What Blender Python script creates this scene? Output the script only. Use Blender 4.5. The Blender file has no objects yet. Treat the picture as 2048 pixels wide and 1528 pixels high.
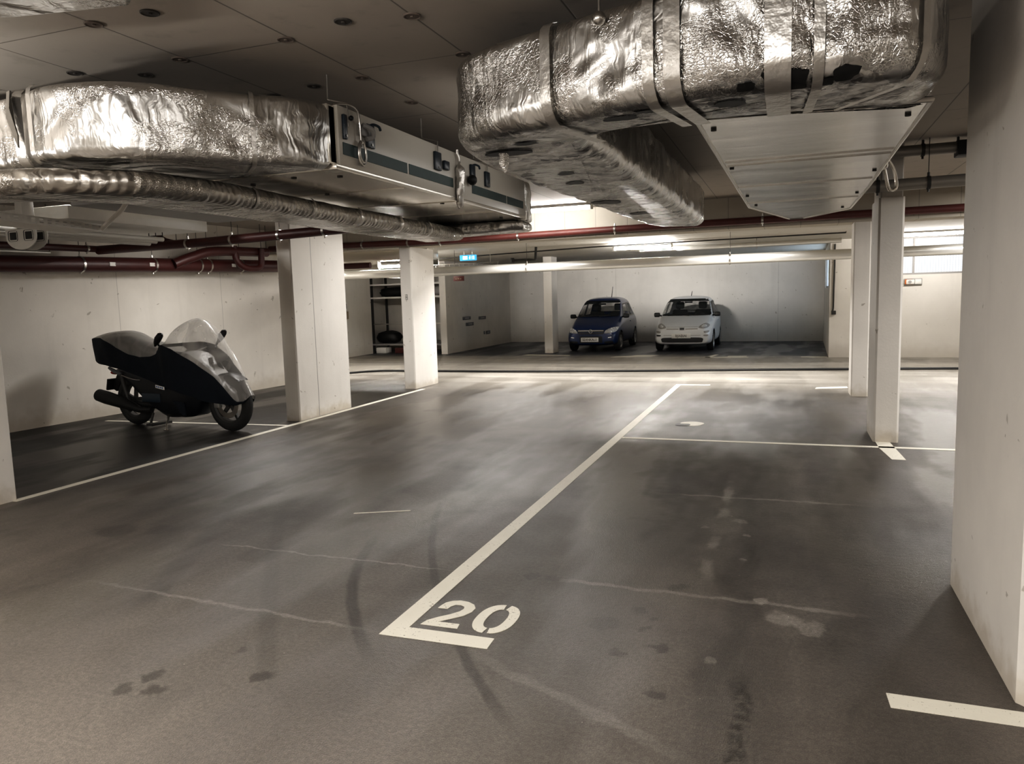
import bpy, bmesh, math, random
from mathutils import Vector, Matrix, noise as mnoise
from mathutils.bvhtree import BVHTree
random.seed(7)
C = bpy.context.scene.collection
PI = math.pi
ZC = 3.03          # main ceiling
ZR = 2.72          # rear slab soffit

# ------------------------------------------------------------------ materials
class NT:
    def __init__(s, name):
        s.m = bpy.data.materials.new(name); s.m.use_nodes = True
        s.t = s.m.node_tree; s.n = s.t.nodes; s.l = s.t.links
        s.b = s.n['Principled BSDF']; s.out = s.n['Material Output']
        s.pos = None
    def node(s, typ, **kw):
        nd = s.n.new(typ)
        for k, v in kw.items(): setattr(nd, k, v)
        return nd
    def put(s, sock, v):
        if isinstance(v, bpy.types.NodeSocket): s.l.new(v, sock)
        elif isinstance(v, (tuple, list)) and sock.type == 'RGBA': sock.default_value = (v[0], v[1], v[2], 1)
        else: sock.default_value = v
    def P(s):
        if s.pos is None:
            s.pos = s.node('ShaderNodeNewGeometry').outputs['Position']
        return s.pos
    def OC(s): return s.node('ShaderNodeTexCoord').outputs['Object']
    def math(s, op, a, b=0.0, c=0.0):
        nd = s.node('ShaderNodeMath', operation=op)
        s.put(nd.inputs[0], a); s.put(nd.inputs[1], b); s.put(nd.inputs[2], c)
        return nd.outputs[0]
    def clamp01(s, a):
        nd = s.node('ShaderNodeClamp'); s.put(nd.inputs[0], a); return nd.outputs[0]
    def sep(s, v):
        nd = s.node('ShaderNodeSeparateXYZ'); s.put(nd.inputs[0], v); return nd.outputs
    def scale(s, v, k):
        nd = s.node('ShaderNodeVectorMath', operation='MULTIPLY'); s.put(nd.inputs[0], v); nd.inputs[1].default_value = k
        return nd.outputs[0]
    def noise(s, v, sc, det=4.0, rough=0.55, dist=0.0):
        nd = s.node('ShaderNodeTexNoise'); s.put(nd.inputs['Vector'], v)
        nd.inputs['Scale'].default_value = sc; nd.inputs['Detail'].default_value = det
        nd.inputs['Roughness'].default_value = rough; nd.inputs['Distortion'].default_value = dist
        return nd.outputs['Fac']
    def voro(s, v, sc, feat='DISTANCE_TO_EDGE'):
        nd = s.node('ShaderNodeTexVoronoi', feature=feat); s.put(nd.inputs['Vector'], v)
        nd.inputs['Scale'].default_value = sc
        return nd.outputs['Distance']
    def ss(s, v, a, b, x=0.0, y=1.0):
        nd = s.node('ShaderNodeMapRange', interpolation_type='SMOOTHSTEP')
        s.put(nd.inputs[0], v)
        for i, q in enumerate((a, b, x, y)): s.put(nd.inputs[i+1], q)
        return nd.outputs[0]
    def mix(s, f, a, b):
        nd = s.node('ShaderNodeMix', data_type='RGBA')
        s.put(nd.inputs[0], f); s.put(nd.inputs[6], a); s.put(nd.inputs[7], b)
        return nd.outputs[2]
    def bump(s, h, strength=0.3, dist=0.02, nrm=None):
        nd = s.node('ShaderNodeBump'); s.put(nd.inputs['Height'], h)
        nd.inputs['Strength'].default_value = strength; nd.inputs['Distance'].default_value = dist
        if nrm is not None: s.l.new(nrm, nd.inputs['Normal'])
        return nd.outputs[0]
    def set(s, col=None, rough=None, metal=None, nrm=None, spec=None):
        if col is not None: s.put(s.b.inputs['Base Color'], col)
        if rough is not None: s.put(s.b.inputs['Roughness'], rough)
        if metal is not None: s.put(s.b.inputs['Metallic'], metal)
        if nrm is not None: s.put(s.b.inputs['Normal'], nrm)
        if spec is not None: s.put(s.b.inputs['Specular IOR Level'], spec)
        return s.m

def simple(name, col, rough=0.5, metal=0.0, var=0.15, sc=6.0, bump=0.0, bsc=60.0, spec=0.5):
    t = NT(name); p = t.P()
    n = t.noise(p, sc, 4)
    lo = tuple(c*(1-var) for c in col); hi = tuple(min(1, c*(1+var)) for c in col)
    c = t.mix(n, lo, hi)
    nr = t.bump(t.noise(p, bsc, 3), bump, 0.01) if bump else None
    return t.set(c, rough, metal, nr, spec)

def glow(name, col, st):
    t = NT(name)
    t.set(tuple(0.8*k for k in col), 0.4)
    t.put(t.b.inputs['Emission Color'], col); t.b.inputs['Emission Strength'].default_value = st
    return t.m

def concrete(name, col, seam=None, dirt=0.5, rough=0.7, dirt_h=0.35):
    t = NT(name); p = t.P(); x, y, z = t.sep(p)
    big = t.noise(p, 0.9, 5, 0.6)
    st = t.noise(t.scale(p, (5, 5, 0.5)), 1.0, 4)
    c = t.mix(t.ss(big, 0.3, 0.75), tuple(k*0.88 for k in col), col)
    c = t.mix(t.math('MULTIPLY', t.ss(st, 0.5, 0.8), 0.25), c, tuple(k*0.72 for k in col))
    # grime near the floor
    g = t.math('MULTIPLY', t.ss(t.math('ADD', z, t.math('MULTIPLY', t.noise(p, 7, 5), 0.3)), 0.15, dirt_h+0.15, 1, 0), dirt)
    c = t.mix(g, c, (col[0]*0.55, col[1]*0.5, col[2]*0.42))
    sp = t.ss(t.noise(p, 9, 3, 0.5, 0.6), 0.70, 0.735)
    c = t.mix(t.math('MULTIPLY', sp, 0.55), c, (0.20, 0.17, 0.13))
    h = t.noise(p, 40, 4)
    if seam:
        ax, sp_, off = seam
        v = (x, y)[ax]
        f = t.math('ABSOLUTE', t.math('SUBTRACT', t.math('FRACT', t.math('DIVIDE', t.math('ADD', v, off), sp_)), 0.5))
        ln = t.ss(f, 0.0, 0.008/sp_, 1, 0)
        c = t.mix(t.math('MULTIPLY', ln, 0.6), c, tuple(k*0.3 for k in col))
    return t.set(c, rough, 0, t.bump(h, 0.12, 0.01), 0.3)

def circ3(a, b, c):
    ax, ay = a; bx, by = b; cx, cy = c
    d = 2*(ax*(by-cy)+bx*(cy-ay)+cx*(ay-by))
    ux = ((ax*ax+ay*ay)*(by-cy)+(bx*bx+by*by)*(cy-ay)+(cx*cx+cy*cy)*(ay-by))/d
    uy = ((ax*ax+ay*ay)*(cx-bx)+(bx*bx+by*by)*(ax-cx)+(cx*cx+cy*cy)*(bx-ax))/d
    return ux, uy, math.hypot(ax-ux, ay-uy)

def floor_material():
    t = NT('asphalt_floor'); p = t.P(); x, y, z = t.sep(p)
    n1 = t.noise(p, 0.45, 6, 0.6); n2 = t.noise(p, 2.2, 4, 0.55); fine = t.noise(p, 170, 2, 0.6); mid = t.noise(p, 28, 4, 0.6)
    drive = t.noise(t.scale(p, (1.6, 0.22, 1)), 1.0, 4)
    f = t.clamp01(t.math('ADD', t.math('MULTIPLY', n1, 0.75), t.math('SUBTRACT', t.math('MULTIPLY', drive, 0.75), 0.25)))
    c = t.mix(t.ss(f, 0.32, 0.68), (0.040, 0.0345, 0.0295), (0.092, 0.081, 0.070))
    c = t.mix(t.math('MULTIPLY', t.ss(n2, 0.46, 0.72), 0.55), c, (0.034, 0.029, 0.025))
    c = t.mix(t.math('MULTIPLY', t.ss(t.noise(p, 1.3, 5, 0.6, 0.3), 0.45, 0.72), 0.20), c, (0.15, 0.135, 0.118))
    # lamp light near the camera painted into the floor as a paler tone
    near = t.math('MULTIPLY', t.ss(y, 1.6, 4.6, 1, 0), t.ss(x, -0.5, -3.0, 0.25, 1))
    c = t.mix(t.math('MULTIPLY', near, t.ss(n2, 0.3, 0.7, 0.35, 0.62)), c, (0.175, 0.155, 0.132))
    # far driving lane: pale brushed concrete
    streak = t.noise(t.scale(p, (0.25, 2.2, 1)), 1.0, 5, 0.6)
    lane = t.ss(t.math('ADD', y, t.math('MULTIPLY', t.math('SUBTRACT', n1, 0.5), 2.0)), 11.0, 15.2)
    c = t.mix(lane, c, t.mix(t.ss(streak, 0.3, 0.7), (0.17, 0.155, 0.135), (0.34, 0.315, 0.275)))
    # shade inside the rear bays, painted dark into the floor colour
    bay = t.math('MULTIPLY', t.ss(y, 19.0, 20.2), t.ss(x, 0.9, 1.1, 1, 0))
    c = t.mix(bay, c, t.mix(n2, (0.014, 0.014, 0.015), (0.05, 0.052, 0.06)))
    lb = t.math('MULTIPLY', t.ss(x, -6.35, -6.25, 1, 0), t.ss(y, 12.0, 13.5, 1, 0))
    c = t.mix(lb, c, t.mix(n2, (0.008, 0.007, 0.006), (0.026, 0.023, 0.020)))  # pillar shade over the left bay, painted into the floor colour
    dark = (0.019, 0.016, 0.013); pale = (0.25, 0.23, 0.205)
    wob = t.math('MULTIPLY', t.math('SUBTRACT', t.noise(p, 6, 3), 0.5), 0.10)
    # tyre arcs
    for a, b, d, w, k in [((-2.61, 4.25), (-2.26, 3.47), (-1.80, 2.87), 0.035, 0.85), ((-2.57, 5.26), (-2.03, 4.02), (-1.01, 2.55), 0.028, 0.7),
                       ((-3.6, 4.6), (-3.01, 3.75), (-2.11, 2.54), 0.05, 0.30), ((-4.6, 5.4), (-3.9, 4.2), (-3.3, 3.0), 0.08, 0.32)]:
        ux, uy, r = circ3(a, b, d)
        dx = t.math('SUBTRACT', x, ux); dy = t.math('SUBTRACT', y, uy)
        rr = t.math('SQRT', t.math('ADD', t.math('MULTIPLY', dx, dx), t.math('MULTIPLY', dy, dy)))
        e = t.math('ABSOLUTE', t.math('ADD', t.math('SUBTRACT', rr, r), t.math('MULTIPLY', wob, 0.3)))
        m = t.math('MULTIPLY', t.ss(e, w*0.5, w*1.3, 1, 0), t.math('MULTIPLY', t.ss(y, d[1]-0.15, d[1]+0.2), t.ss(y, a[1]-0.3, a[1]+0.5, 1, 0)))
        side = t.ss(t.math('ABSOLUTE', t.math('SUBTRACT', x, (a[0]+d[0])/2)), abs(a[0]-d[0])*0.5+0.15, abs(a[0]-d[0])*0.5+0.3, 1, 0)
        m = t.math('MULTIPLY', m, side)
        c = t.mix(t.math('MULTIPLY', m, k), c, dark)
    # oily tracks along the bay right of the line
    for xx, w, k in [(-0.25, 0.10, 0.30), (-0.95, 0.35, 0.30), (0.45, 0.35, 0.30)]:
        e = t.math('ABSOLUTE', t.math('ADD', t.math('SUBTRACT', x, xx), t.math('MULTIPLY', t.math('SUBTRACT', n2, 0.5), 0.4)))
        m = t.math('MULTIPLY', t.ss(e, w*0.3, w, 1, 0), t.math('MULTIPLY', t.ss(y, 2.0, 3.2), t.ss(y, 9.5, 12.0, 1, 0)))
        c = t.mix(t.math('MULTIPLY', m, k), c, dark)
    # pale hairline cracks running across
    for y0, x0, x1, sl, w, k in [(6.03, -1.1, 0.55, 0.0, 0.025, 0.5), (4.0, -1.2, 0.4, -0.03, 0.03, 0.42), (4.0, -3.6, -1.9, -0.02, 0.012, 0.55), (3.22, -3.9, -1.95, -0.06, 0.02, 0.4), (3.0, -1.3, -0.3, -0.5, 0.045, 0.2)]:
        e = t.math('ABSOLUTE', t.math('ADD', t.math('SUBTRACT', t.math('SUBTRACT', y, y0), t.math('MULTIPLY', t.math('SUBTRACT', x, x0), sl)), wob))
        m = t.math('MULTIPLY', t.ss(e, w*0.4, w, 1, 0), t.math('MULTIPLY', t.ss(x, x0-0.1, x0+0.2), t.ss(x, x1-0.3, x1+0.1, 1, 0)))
        c = t.mix(t.math('MULTIPLY', m, k), c, pale)
    e = t.math('ABSOLUTE', t.math('ADD', t.math('SUBTRACT', x, -0.43), wob))
    m = t.math('MULTIPLY', t.ss(e, 0.015, 0.05, 1, 0), t.math('MULTIPLY', t.ss(y, 3.9, 4.6), t.ss(y, 6.2, 7.0, 1, 0)))
    c = t.mix(t.math('MULTIPLY', t.math('MULTIPLY', m, t.ss(n2, 0.42, 0.6)), 0.5), c, pale)
    e = t.math('ABSOLUTE', t.math('ADD', t.math('SUBTRACT', x, -0.16), wob))
    m = t.math('MULTIPLY', t.ss(e, 0.012, 0.05, 1, 0), t.math('MULTIPLY', t.ss(y, 1.8, 2.2), t.ss(y, 3.0, 3.3, 1, 0)))
    c = t.mix(t.math('MULTIPLY', t.math('MULTIPLY', m, t.ss(mid, 0.35, 0.6)), 0.9), c, dark)
    # blots: (x, y, r, k)
    wx = t.math('ADD', x, t.math('MULTIPLY', t.math('SUBTRACT', t.noise(p, 9, 3), 0.5), 0.12))
    wy = t.math('ADD', y, t.math('MULTIPLY', t.math('SUBTRACT', t.noise(t.scale(p, (1, 1, -1)), 11, 3), 0.5), 0.16))
    for bx, by, r, k in BLOTS:
        dx = t.math('SUBTRACT', wx, bx); dy = t.math('SUBTRACT', wy, by)
        rr = t.math('SQRT', t.math('ADD', t.math('MULTIPLY', dx, dx), t.math('MULTIPLY', dy, dy)))
        c = t.mix(t.math('MULTIPLY', t.ss(rr, r*0.7, r*1.15, 1, 0), abs(k)), c, dark if k > 0 else pale)
    grit = t.math('MULTIPLY', t.ss(fine, 0.35, 0.75, 0.72, 1.35), t.ss(t.noise(p, 48, 3, 0.7), 0.32, 0.70, 0.72, 1.30))
    grit = t.math('ADD', grit, t.math('MULTIPLY', t.ss(t.noise(p, 34, 1, 0.5), 0.80, 0.83), 4.0))
    nd = t.node('ShaderNodeMix', data_type='RGBA', blend_type='MULTIPLY'); nd.inputs[0].default_value = 0.8
    t.put(nd.inputs[6], c)
    cmb = t.node('ShaderNodeCombineColor')
    for i in range(3): t.put(cmb.inputs[i], grit)
    t.put(nd.inputs[7], cmb.outputs[0])
    gl = t.noise(t.scale(p, (1.3, 0.35, 1)), 1.1, 3, 0.5)
    def zone(cx, cy, rx, ry):
        a = t.math('DIVIDE', t.math('SUBTRACT', wx, cx), rx); b = t.math('DIVIDE', t.math('SUBTRACT', wy, cy), ry)
        return t.ss(t.math('SQRT', t.math('ADD', t.math('MULTIPLY', a, a), t.math('MULTIPLY', b, b))), 0.4, 1.1, 1, 0)
    wet = t.math('MAXIMUM', t.math('MAXIMUM', zone(-1.0, 6.2, 0.55, 2.6), zone(1.35, 6.6, 0.45, 2.4)), t.math('MAXIMUM', zone(-5.0, 9.6, 0.9, 1.6), zone(-2.6, 11.0, 0.8, 1.8)))
    gl = t.math('SUBTRACT', gl, t.math('MULTIPLY', wet, t.ss(n2, 0.3, 0.7, 0.02, 0.16)))
    rough = t.math('ADD', t.ss(gl, 0.34, 0.60, 0.20, 0.52), t.math('MULTIPLY', t.math('SUBTRACT', n2, 0.5), 0.18))
    rough = t.math('MAXIMUM', rough, 0.285)
    h = t.math('ADD', t.math('MULTIPLY', fine, 0.7), t.math('MULTIPLY', mid, 0.5))
    return t.set(nd.outputs[2], rough, 0, t.bump(h, 0.42, 0.009), 0.5)

BLOTS = [(-1.39, 4.01, 0.05, .7), (-1.26, 4.0, 0.05, .6), (-0.70, 3.72, 0.05, .7), (-0.84, 3.5, 0.08, .55), (-0.62, 3.62, 0.03, .7), (-0.65, 3.5, 0.03, .7),
         (-0.55, 3.32, 0.045, .7), (-0.70, 3.22, 0.04, .7), (-0.49, 2.9, 0.05, .6), (-2.62, 2.42, 0.05, .6), (-2.52, 2.32, 0.05, .6), (-2.66, 2.28, 0.05, .55), (-4.62, 4.05, 0.16, .5), (-4.3, 4.15, 0.12, .4),
         (-2.15, 2.55, 0.05, .7), (-0.55, 4.08, 0.05, .6), (-0.95, 6.05, 0.18, .7), (-0.55, 9.05, 0.22, .6), (-2.4, 2.75, 0.03, .6), (-3.2, 3.9, 0.16, .35), (-0.15, 2.1, 0.05, .5),
         (0.0, 3.8, 0.09, -.45), (0.12, 3.72, 0.08, -.4), (-0.12, 4.0, 0.03, -.5), (-0.25, 4.6, 0.03, -.5), (-0.25, 5.1, 0.03, -.45), (-0.52, 5.2, 0.03, -.4), (-0.3, 3.25, 0.03, -.35), (-0.3, 5.4, 0.05, -.35),
         (1.0, 2.6, 0.25, .5), (-0.8, 8.9, 0.3, -.15)]

def foil_material(name, col=(0.74, 0.725, 0.70), crackle=70, torn=False, streaky=1.0, ribs=0.0):
    t = NT(name); p = t.P()
    warp = t.noise(p, 4, 3)
    wv = t.node('ShaderNodeVectorMath', operation='ADD'); t.put(wv.inputs[0], p)
    cb = t.node('ShaderNodeCombineXYZ')
    for i in range(3): t.put(cb.inputs[i], t.math('MULTIPLY', warp, 0.10*(i+1)))
    t.put(wv.inputs[1], cb.outputs[0])
    cr = t.ss(t.voro(t.scale(wv.outputs[0], (1.0, 1.0, 0.75)), crackle), 0.0, 0.10)
    big = t.noise(p, 2.3, 2, 0.5, 0.6)
    drape = t.ss(t.noise(t.scale(wv.outputs[0], (5.5, 5.5, 0.9)), 1.5, 3, 0.55, 0.8), 0.35, 0.7)
    scrim = t.noise(t.scale(p, (1.0, 1.0, 2.2)), 75, 2)
    patch = t.ss(t.noise(p, 2.1, 2, 0.5, 0.8), 0.46, 0.56)
    h1 = t.bump(big, 0.9, 0.10*streaky)
    h2 = t.bump(drape, 0.26, 0.025*streaky, h1)
    nd = t.node('ShaderNodeBump'); t.put(nd.inputs['Height'], t.math('ADD', cr, t.math('MULTIPLY', scrim, 0.8)))
    t.put(nd.inputs['Strength'], t.math('ADD', 0.05, t.math('MULTIPLY', patch, 0.30))); nd.inputs['Distance'].default_value = 0.006
    t.l.new(h2, nd.inputs['Normal'])
    if ribs:
        yy = t.sep(p)[1]; rb_ = t.math('SINE', t.math('MULTIPLY', t.math('ADD', yy, t.math('MULTIPLY', t.noise(p, 8, 2), 0.03)), ribs))
        h2 = t.bump(rb_, 0.30, 0.008, h2); t.l.new(h2, nd.inputs['Normal'])
    c = t.mix(t.noise(p, 3, 4), tuple(k*0.78 for k in col), col)
    metal = 1.0; rough = t.ss(patch, 0, 1, 0.30, 0.22)
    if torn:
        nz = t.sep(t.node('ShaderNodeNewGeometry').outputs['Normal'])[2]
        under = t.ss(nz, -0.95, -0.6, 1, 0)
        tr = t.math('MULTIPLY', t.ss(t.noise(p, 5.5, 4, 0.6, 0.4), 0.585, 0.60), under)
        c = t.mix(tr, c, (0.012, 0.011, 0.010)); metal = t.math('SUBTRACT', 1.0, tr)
        c = t.mix(t.math('MULTIPLY', under, t.ss(t.noise(t.scale(p, (3, 3, 1)), 3.0, 5, 0.65, 1.0), 0.35, 0.7, 0.25, 0.85)), c, (0.10, 0.092, 0.085))  # shade of the underside painted into the foil colour in dark blotches
    return t.set(c, rough, metal, nd.outputs[0])

def ceiling_material():
    t = NT('ceiling_concrete'); p = t.P(); x, y, z = t.sep(p)
    n = t.noise(p, 0.8, 5); st = t.noise(p, 6, 5, 0.6)
    c = t.mix(n, (0.36, 0.325, 0.285), (0.47, 0.43, 0.38))
    c = t.mix(t.math('MULTIPLY', t.ss(st, 0.55, 0.8), 0.3), c, (0.17, 0.15, 0.13))
    u = t.math('DIVIDE', t.math('ADD', x, 3.26), 0.74)
    col = t.math('FLOOR', u)
    f = t.math('ABSOLUTE', t.math('SUBTRACT', t.math('FRACT', t.math('ADD', u, 0.5)), 0.5))
    l1 = t.ss(f, 0.0, 0.012, 1, 0)
    v = t.math('DIVIDE', t.math('SUBTRACT', t.math('SUBTRACT', y, 3.0), t.math('MULTIPLY', t.math('ADD', col, 1.0), 0.6)), 1.8)
    g = t.math('ABSOLUTE', t.math('SUBTRACT', t.math('FRACT', t.math('ADD', v, 0.5)), 0.5))
    l2 = t.ss(g, 0.0, 0.004, 1, 0)
    ln = t.math('MAXIMUM', l1, l2)
    c = t.mix(t.math('MULTIPLY', ln, 0.75), c, (0.05, 0.045, 0.04))
    return t.set(c, 0.6, 0, t.bump(t.math('SUBTRACT', st, ln), 0.15, 0.01), 0.35)

def paint_material():
    t = NT('worn_white_paint'); p = t.P()
    n = t.noise(p, 70, 4, 0.7); b = t.noise(p, 5, 4)
    w = t.ss(t.math('ADD', n, t.math('MULTIPLY', b, 0.35)), 0.80, 0.88)
    c = t.mix(w, t.mix(b, (0.60, 0.565, 0.48), (0.74, 0.70, 0.60)), (0.16, 0.14, 0.115))
    return t.set(c, 0.6, 0, t.bump(n, 0.15, 0.004))

def clear_plastic(name, fac, col, rough):
    t = NT(name); p = t.P()
    tr = t.node('ShaderNodeBsdfTransparent'); mx = t.node('ShaderNodeMixShader')
    w = t.noise(t.scale(p, (1.6, 1.6, 0.7)), 3.2, 2, 0.5, 0.6)
    nr = t.bump(w, 0.25, 0.03)
    t.set(col, rough, 0, nr, 0.8)
    t.put(mx.inputs[0], t.math('ADD', fac, t.math('MULTIPLY', t.ss(w, 0.45, 0.7), 0.22)))
    t.l.new(tr.outputs[0], mx.inputs[1]); t.l.new(t.b.outputs[0], mx.inputs[2]); t.l.new(mx.outputs[0], t.out.inputs[0])
    return t.m

def wired_glass():
    t = NT('wired_window_glass'); p = t.P(); x, y, z = t.sep(p)
    s = t.math('ADD', x, y)
    a = t.ss(t.math('ABSOLUTE', t.math('SUBTRACT', t.math('FRACT', t.math('MULTIPLY', s, 18)), 0.5)), 0.30, 0.48)
    b = t.ss(t.math('ABSOLUTE', t.math('SUBTRACT', t.math('FRACT', t.math('MULTIPLY', z, 20)), 0.5)), 0.36, 0.48)
    g = t.math('MAXIMUM', t.math('MULTIPLY', a, 0.55), t.math('MULTIPLY', b, 0.35))
    c = t.mix(g, (0.97, 0.98, 1.0), (0.34, 0.38, 0.44))
    t.set((0.05, 0.05, 0.05), 0.25)
    t.put(t.b.inputs['Emission Color'], c); t.b.inputs['Emission Strength'].default_value = 0.95
    return t.m

def tread_material():
    t = NT('tyre_rubber'); p = t.P()
    return t.set(t.mix(t.noise(p, 30, 3), (0.005, 0.005, 0.005), (0.011, 0.011, 0.010)), 0.7, 0, t.bump(t.noise(p, 90, 2), 0.2, 0.004))

M = {}
def mats():
    M['floor'] = floor_material(); M['ceil'] = ceiling_material()
    M['soffit'] = concrete('soffit_paint', (0.66, 0.63, 0.57), dirt=0)
    M['beam'] = concrete('beam_concrete', (0.52, 0.48, 0.41), seam=(0, 0.52, 0.1), dirt=0)
    M['wall'] = concrete('wall_concrete', (0.74, 0.70, 0.64), seam=(1, 2.1, 0.55), dirt=0.55)
    M['wallp'] = concrete('wall_plaster', (0.72, 0.685, 0.63), dirt=0.25)
    M['wallback'] = concrete('wall_back_plaster', (0.70, 0.67, 0.625), seam=(0, 5.2, 2.9), dirt=0.3)
    M['pillar'] = concrete('pillar_concrete', (0.74, 0.705, 0.655), dirt=0.65, dirt_h=0.18)
    M['foil'] = foil_material('aluminium_foil', torn=False)
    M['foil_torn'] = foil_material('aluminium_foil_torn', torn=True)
    M['foil_spiral'] = foil_material('foil_spiral', (0.46, 0.435, 0.40), crackle=80, streaky=0.8, ribs=130.0)
    M['tape'] = simple('foil_tape', (0.56, 0.54, 0.51), 0.30, 0.85, 0.2, 9, 0.6, 16)
    M['sheet'] = sheet_metal('galvanised_sheet', (0.58, 0.57, 0.55))
    M['panel'] = simple('cream_panel', (0.56, 0.53, 0.475), 0.34, 0, 0.06, 3)
    M['tray'] = sheet_metal('painted_tray', (0.84, 0.80, 0.73), metal=0.7)
    M['teal'] = simple('teal_band', (0.004, 0.030, 0.029), 0.5, 0, 0.25, 20)
    M['navy'] = simple('navy_clip', (0.010, 0.020, 0.032), 0.35, 0, 0.3, 20)
    M['black'] = simple('black_plastic', (0.008, 0.008, 0.008), 0.5, 0, 0.2, 20, spec=0.3)
    M['iron'] = simple('dark_iron', (0.035, 0.033, 0.030), 0.6, 0.2, 0.2, 20)
    M['steel'] = simple('bare_steel', (0.55, 0.53, 0.50), 0.28, 1.0, 0.12, 15)
    M['pipe'] = simple('grey_pipe', (0.66, 0.65, 0.62), 0.30, 0.55, 0.08, 4)
    M['pipedark'] = simple('dark_grey_pipe', (0.30, 0.28, 0.25), 0.4, 0.5, 0.12, 4)
    M['red'] = simple('red_drain_pipe', (0.060, 0.011, 0.009), 0.45, 0, 0.25, 5)
    M['redlit'] = simple('red_water_pipe', (0.085, 0.020, 0.016), 0.5, 0, 0.35, 8)
    M['white'] = simple('white_plastic', (0.74, 0.72, 0.68), 0.45, 0, 0.06, 9)
    M['grey'] = simple('grey_plastic', (0.30, 0.29, 0.28), 0.5, 0, 0.1, 9)
    M['darkgrey'] = simple('dark_grey_plate', (0.10, 0.10, 0.105), 0.5, 0, 0.15, 9)
    M['tube'] = glow('lit_tube', (1.0, 0.95, 0.86), 9.0)
    M['paint'] = paint_material()
    M['glass_w'] = wired_glass()
    M['frame'] = simple('window_frame', (0.28, 0.27, 0.26), 0.5, 0.3)
    M['rubber'] = tread_material()
    M['rim'] = simple('alloy_rim', (0.55, 0.54, 0.52), 0.35, 0.8)
    M['blue'] = carpaint('blue_car_paint', (0.003, 0.018, 0.085))
    M['whitecar'] = carpaint('white_car_paint', (0.74, 0.75, 0.76))
    M['glass'] = clear_plastic('tinted_car_glass', 0.30, (0.02, 0.025, 0.025), 0.05)
    M['trimblack'] = simple('black_trim', (0.008, 0.008, 0.009), 0.4)
    M['seat'] = simple('dark_seat_cloth', (0.02, 0.022, 0.024), 0.9)
    M['lamp'] = lamp_mat()
    M['chrome'] = simple('chrome', (0.75, 0.75, 0.74), 0.12, 1.0, 0.05)
    M['plate'] = simple('number_plate_white', (0.80, 0.79, 0.76), 0.45)
    M['ink'] = simple('plate_ink', (0.02, 0.02, 0.025), 0.6)
    M['cover'] = simple('navy_cover_fabric', (0.0065, 0.009, 0.0135), 0.7, 0, 0.3, 10, 0.2, 30, 0.15)
    M['scoot'] = simple('scooter_dark_paint', (0.004, 0.005, 0.007), 0.35, 0, 0.3, 10, spec=0.3)
    M['clear'] = clear_plastic('clear_cover_film', 0.30, (0.82, 0.80, 0.77), 0.20)
    M['smoke'] = clear_plastic('smoky_cover_film', 0.62, (0.26, 0.25, 0.235), 0.30)
    M['redlens'] = simple('red_lens', (0.30, 0.012, 0.008), 0.2)
    M['bluesign'] = glow('blue_sign', (0.06, 0.42, 0.80), 1.0)
    M['whitesign'] = glow('white_pictogram', (0.9, 0.97, 1.0), 1.4)
    M['redsign'] = simple('red_sign_face', (0.085, 0.018, 0.014), 0.6)
    M['orange'] = simple('orange_plastic', (0.55, 0.16, 0.04), 0.5)
    M['cardboard'] = simple('cardboard', (0.36, 0.29, 0.21), 0.8)
    M['bluesticker'] = simple('blue_ink', (0.05, 0.12, 0.3), 0.5)

def sheet_metal(name, col, metal=0.9):
    t = NT(name); p = t.P()
    w = t.noise(t.scale(p, (0.7, 3.0, 1)), 1.6, 4, 0.5, 0.4)
    c = t.mix(t.noise(p, 2, 4), tuple(k*0.85 for k in col), col)
    return t.set(c, t.ss(w, 0.3, 0.7, 0.19, 0.25), metal, t.bump(w, 0.07, 0.03))

def carpaint(name, col):
    t = NT(name); p = t.P()
    t.set(t.mix(t.noise(p, 8, 2), tuple(c*0.92 for c in col), col), 0.30, 0)
    t.b.inputs['Coat Weight'].default_value = 0.4; t.b.inputs['Coat Roughness'].default_value = 0.06
    return t.m

def lamp_mat():
    t = NT('headlamp_lens'); p = t.P()
    c = t.mix(t.ss(t.voro(p, 16, 'F1'), 0.2, 0.6), (0.95, 0.95, 0.93), (0.50, 0.50, 0.50))
    return t.set(c, 0.12, 0.0, t.bump(t.voro(p, 16, 'F1'), 0.4, 0.02))

# ------------------------------------------------------------------ object helpers
def prop(o, label=None, cat=None, group=None, kind=None):
    if label: o['label'] = label
    if cat: o['category'] = cat
    if group: o['group'] = group
    if kind: o['kind'] = kind
    return o
def empty(name, loc=(0, 0, 0), rz=0.0, label=None, cat=None, group=None, kind=None):
    o = bpy.data.objects.new(name, None); C.objects.link(o); o.empty_display_size = 0.1
    o.location = loc; o.rotation_euler = (0, 0, rz)
    return prop(o, label, cat, group, kind)

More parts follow.
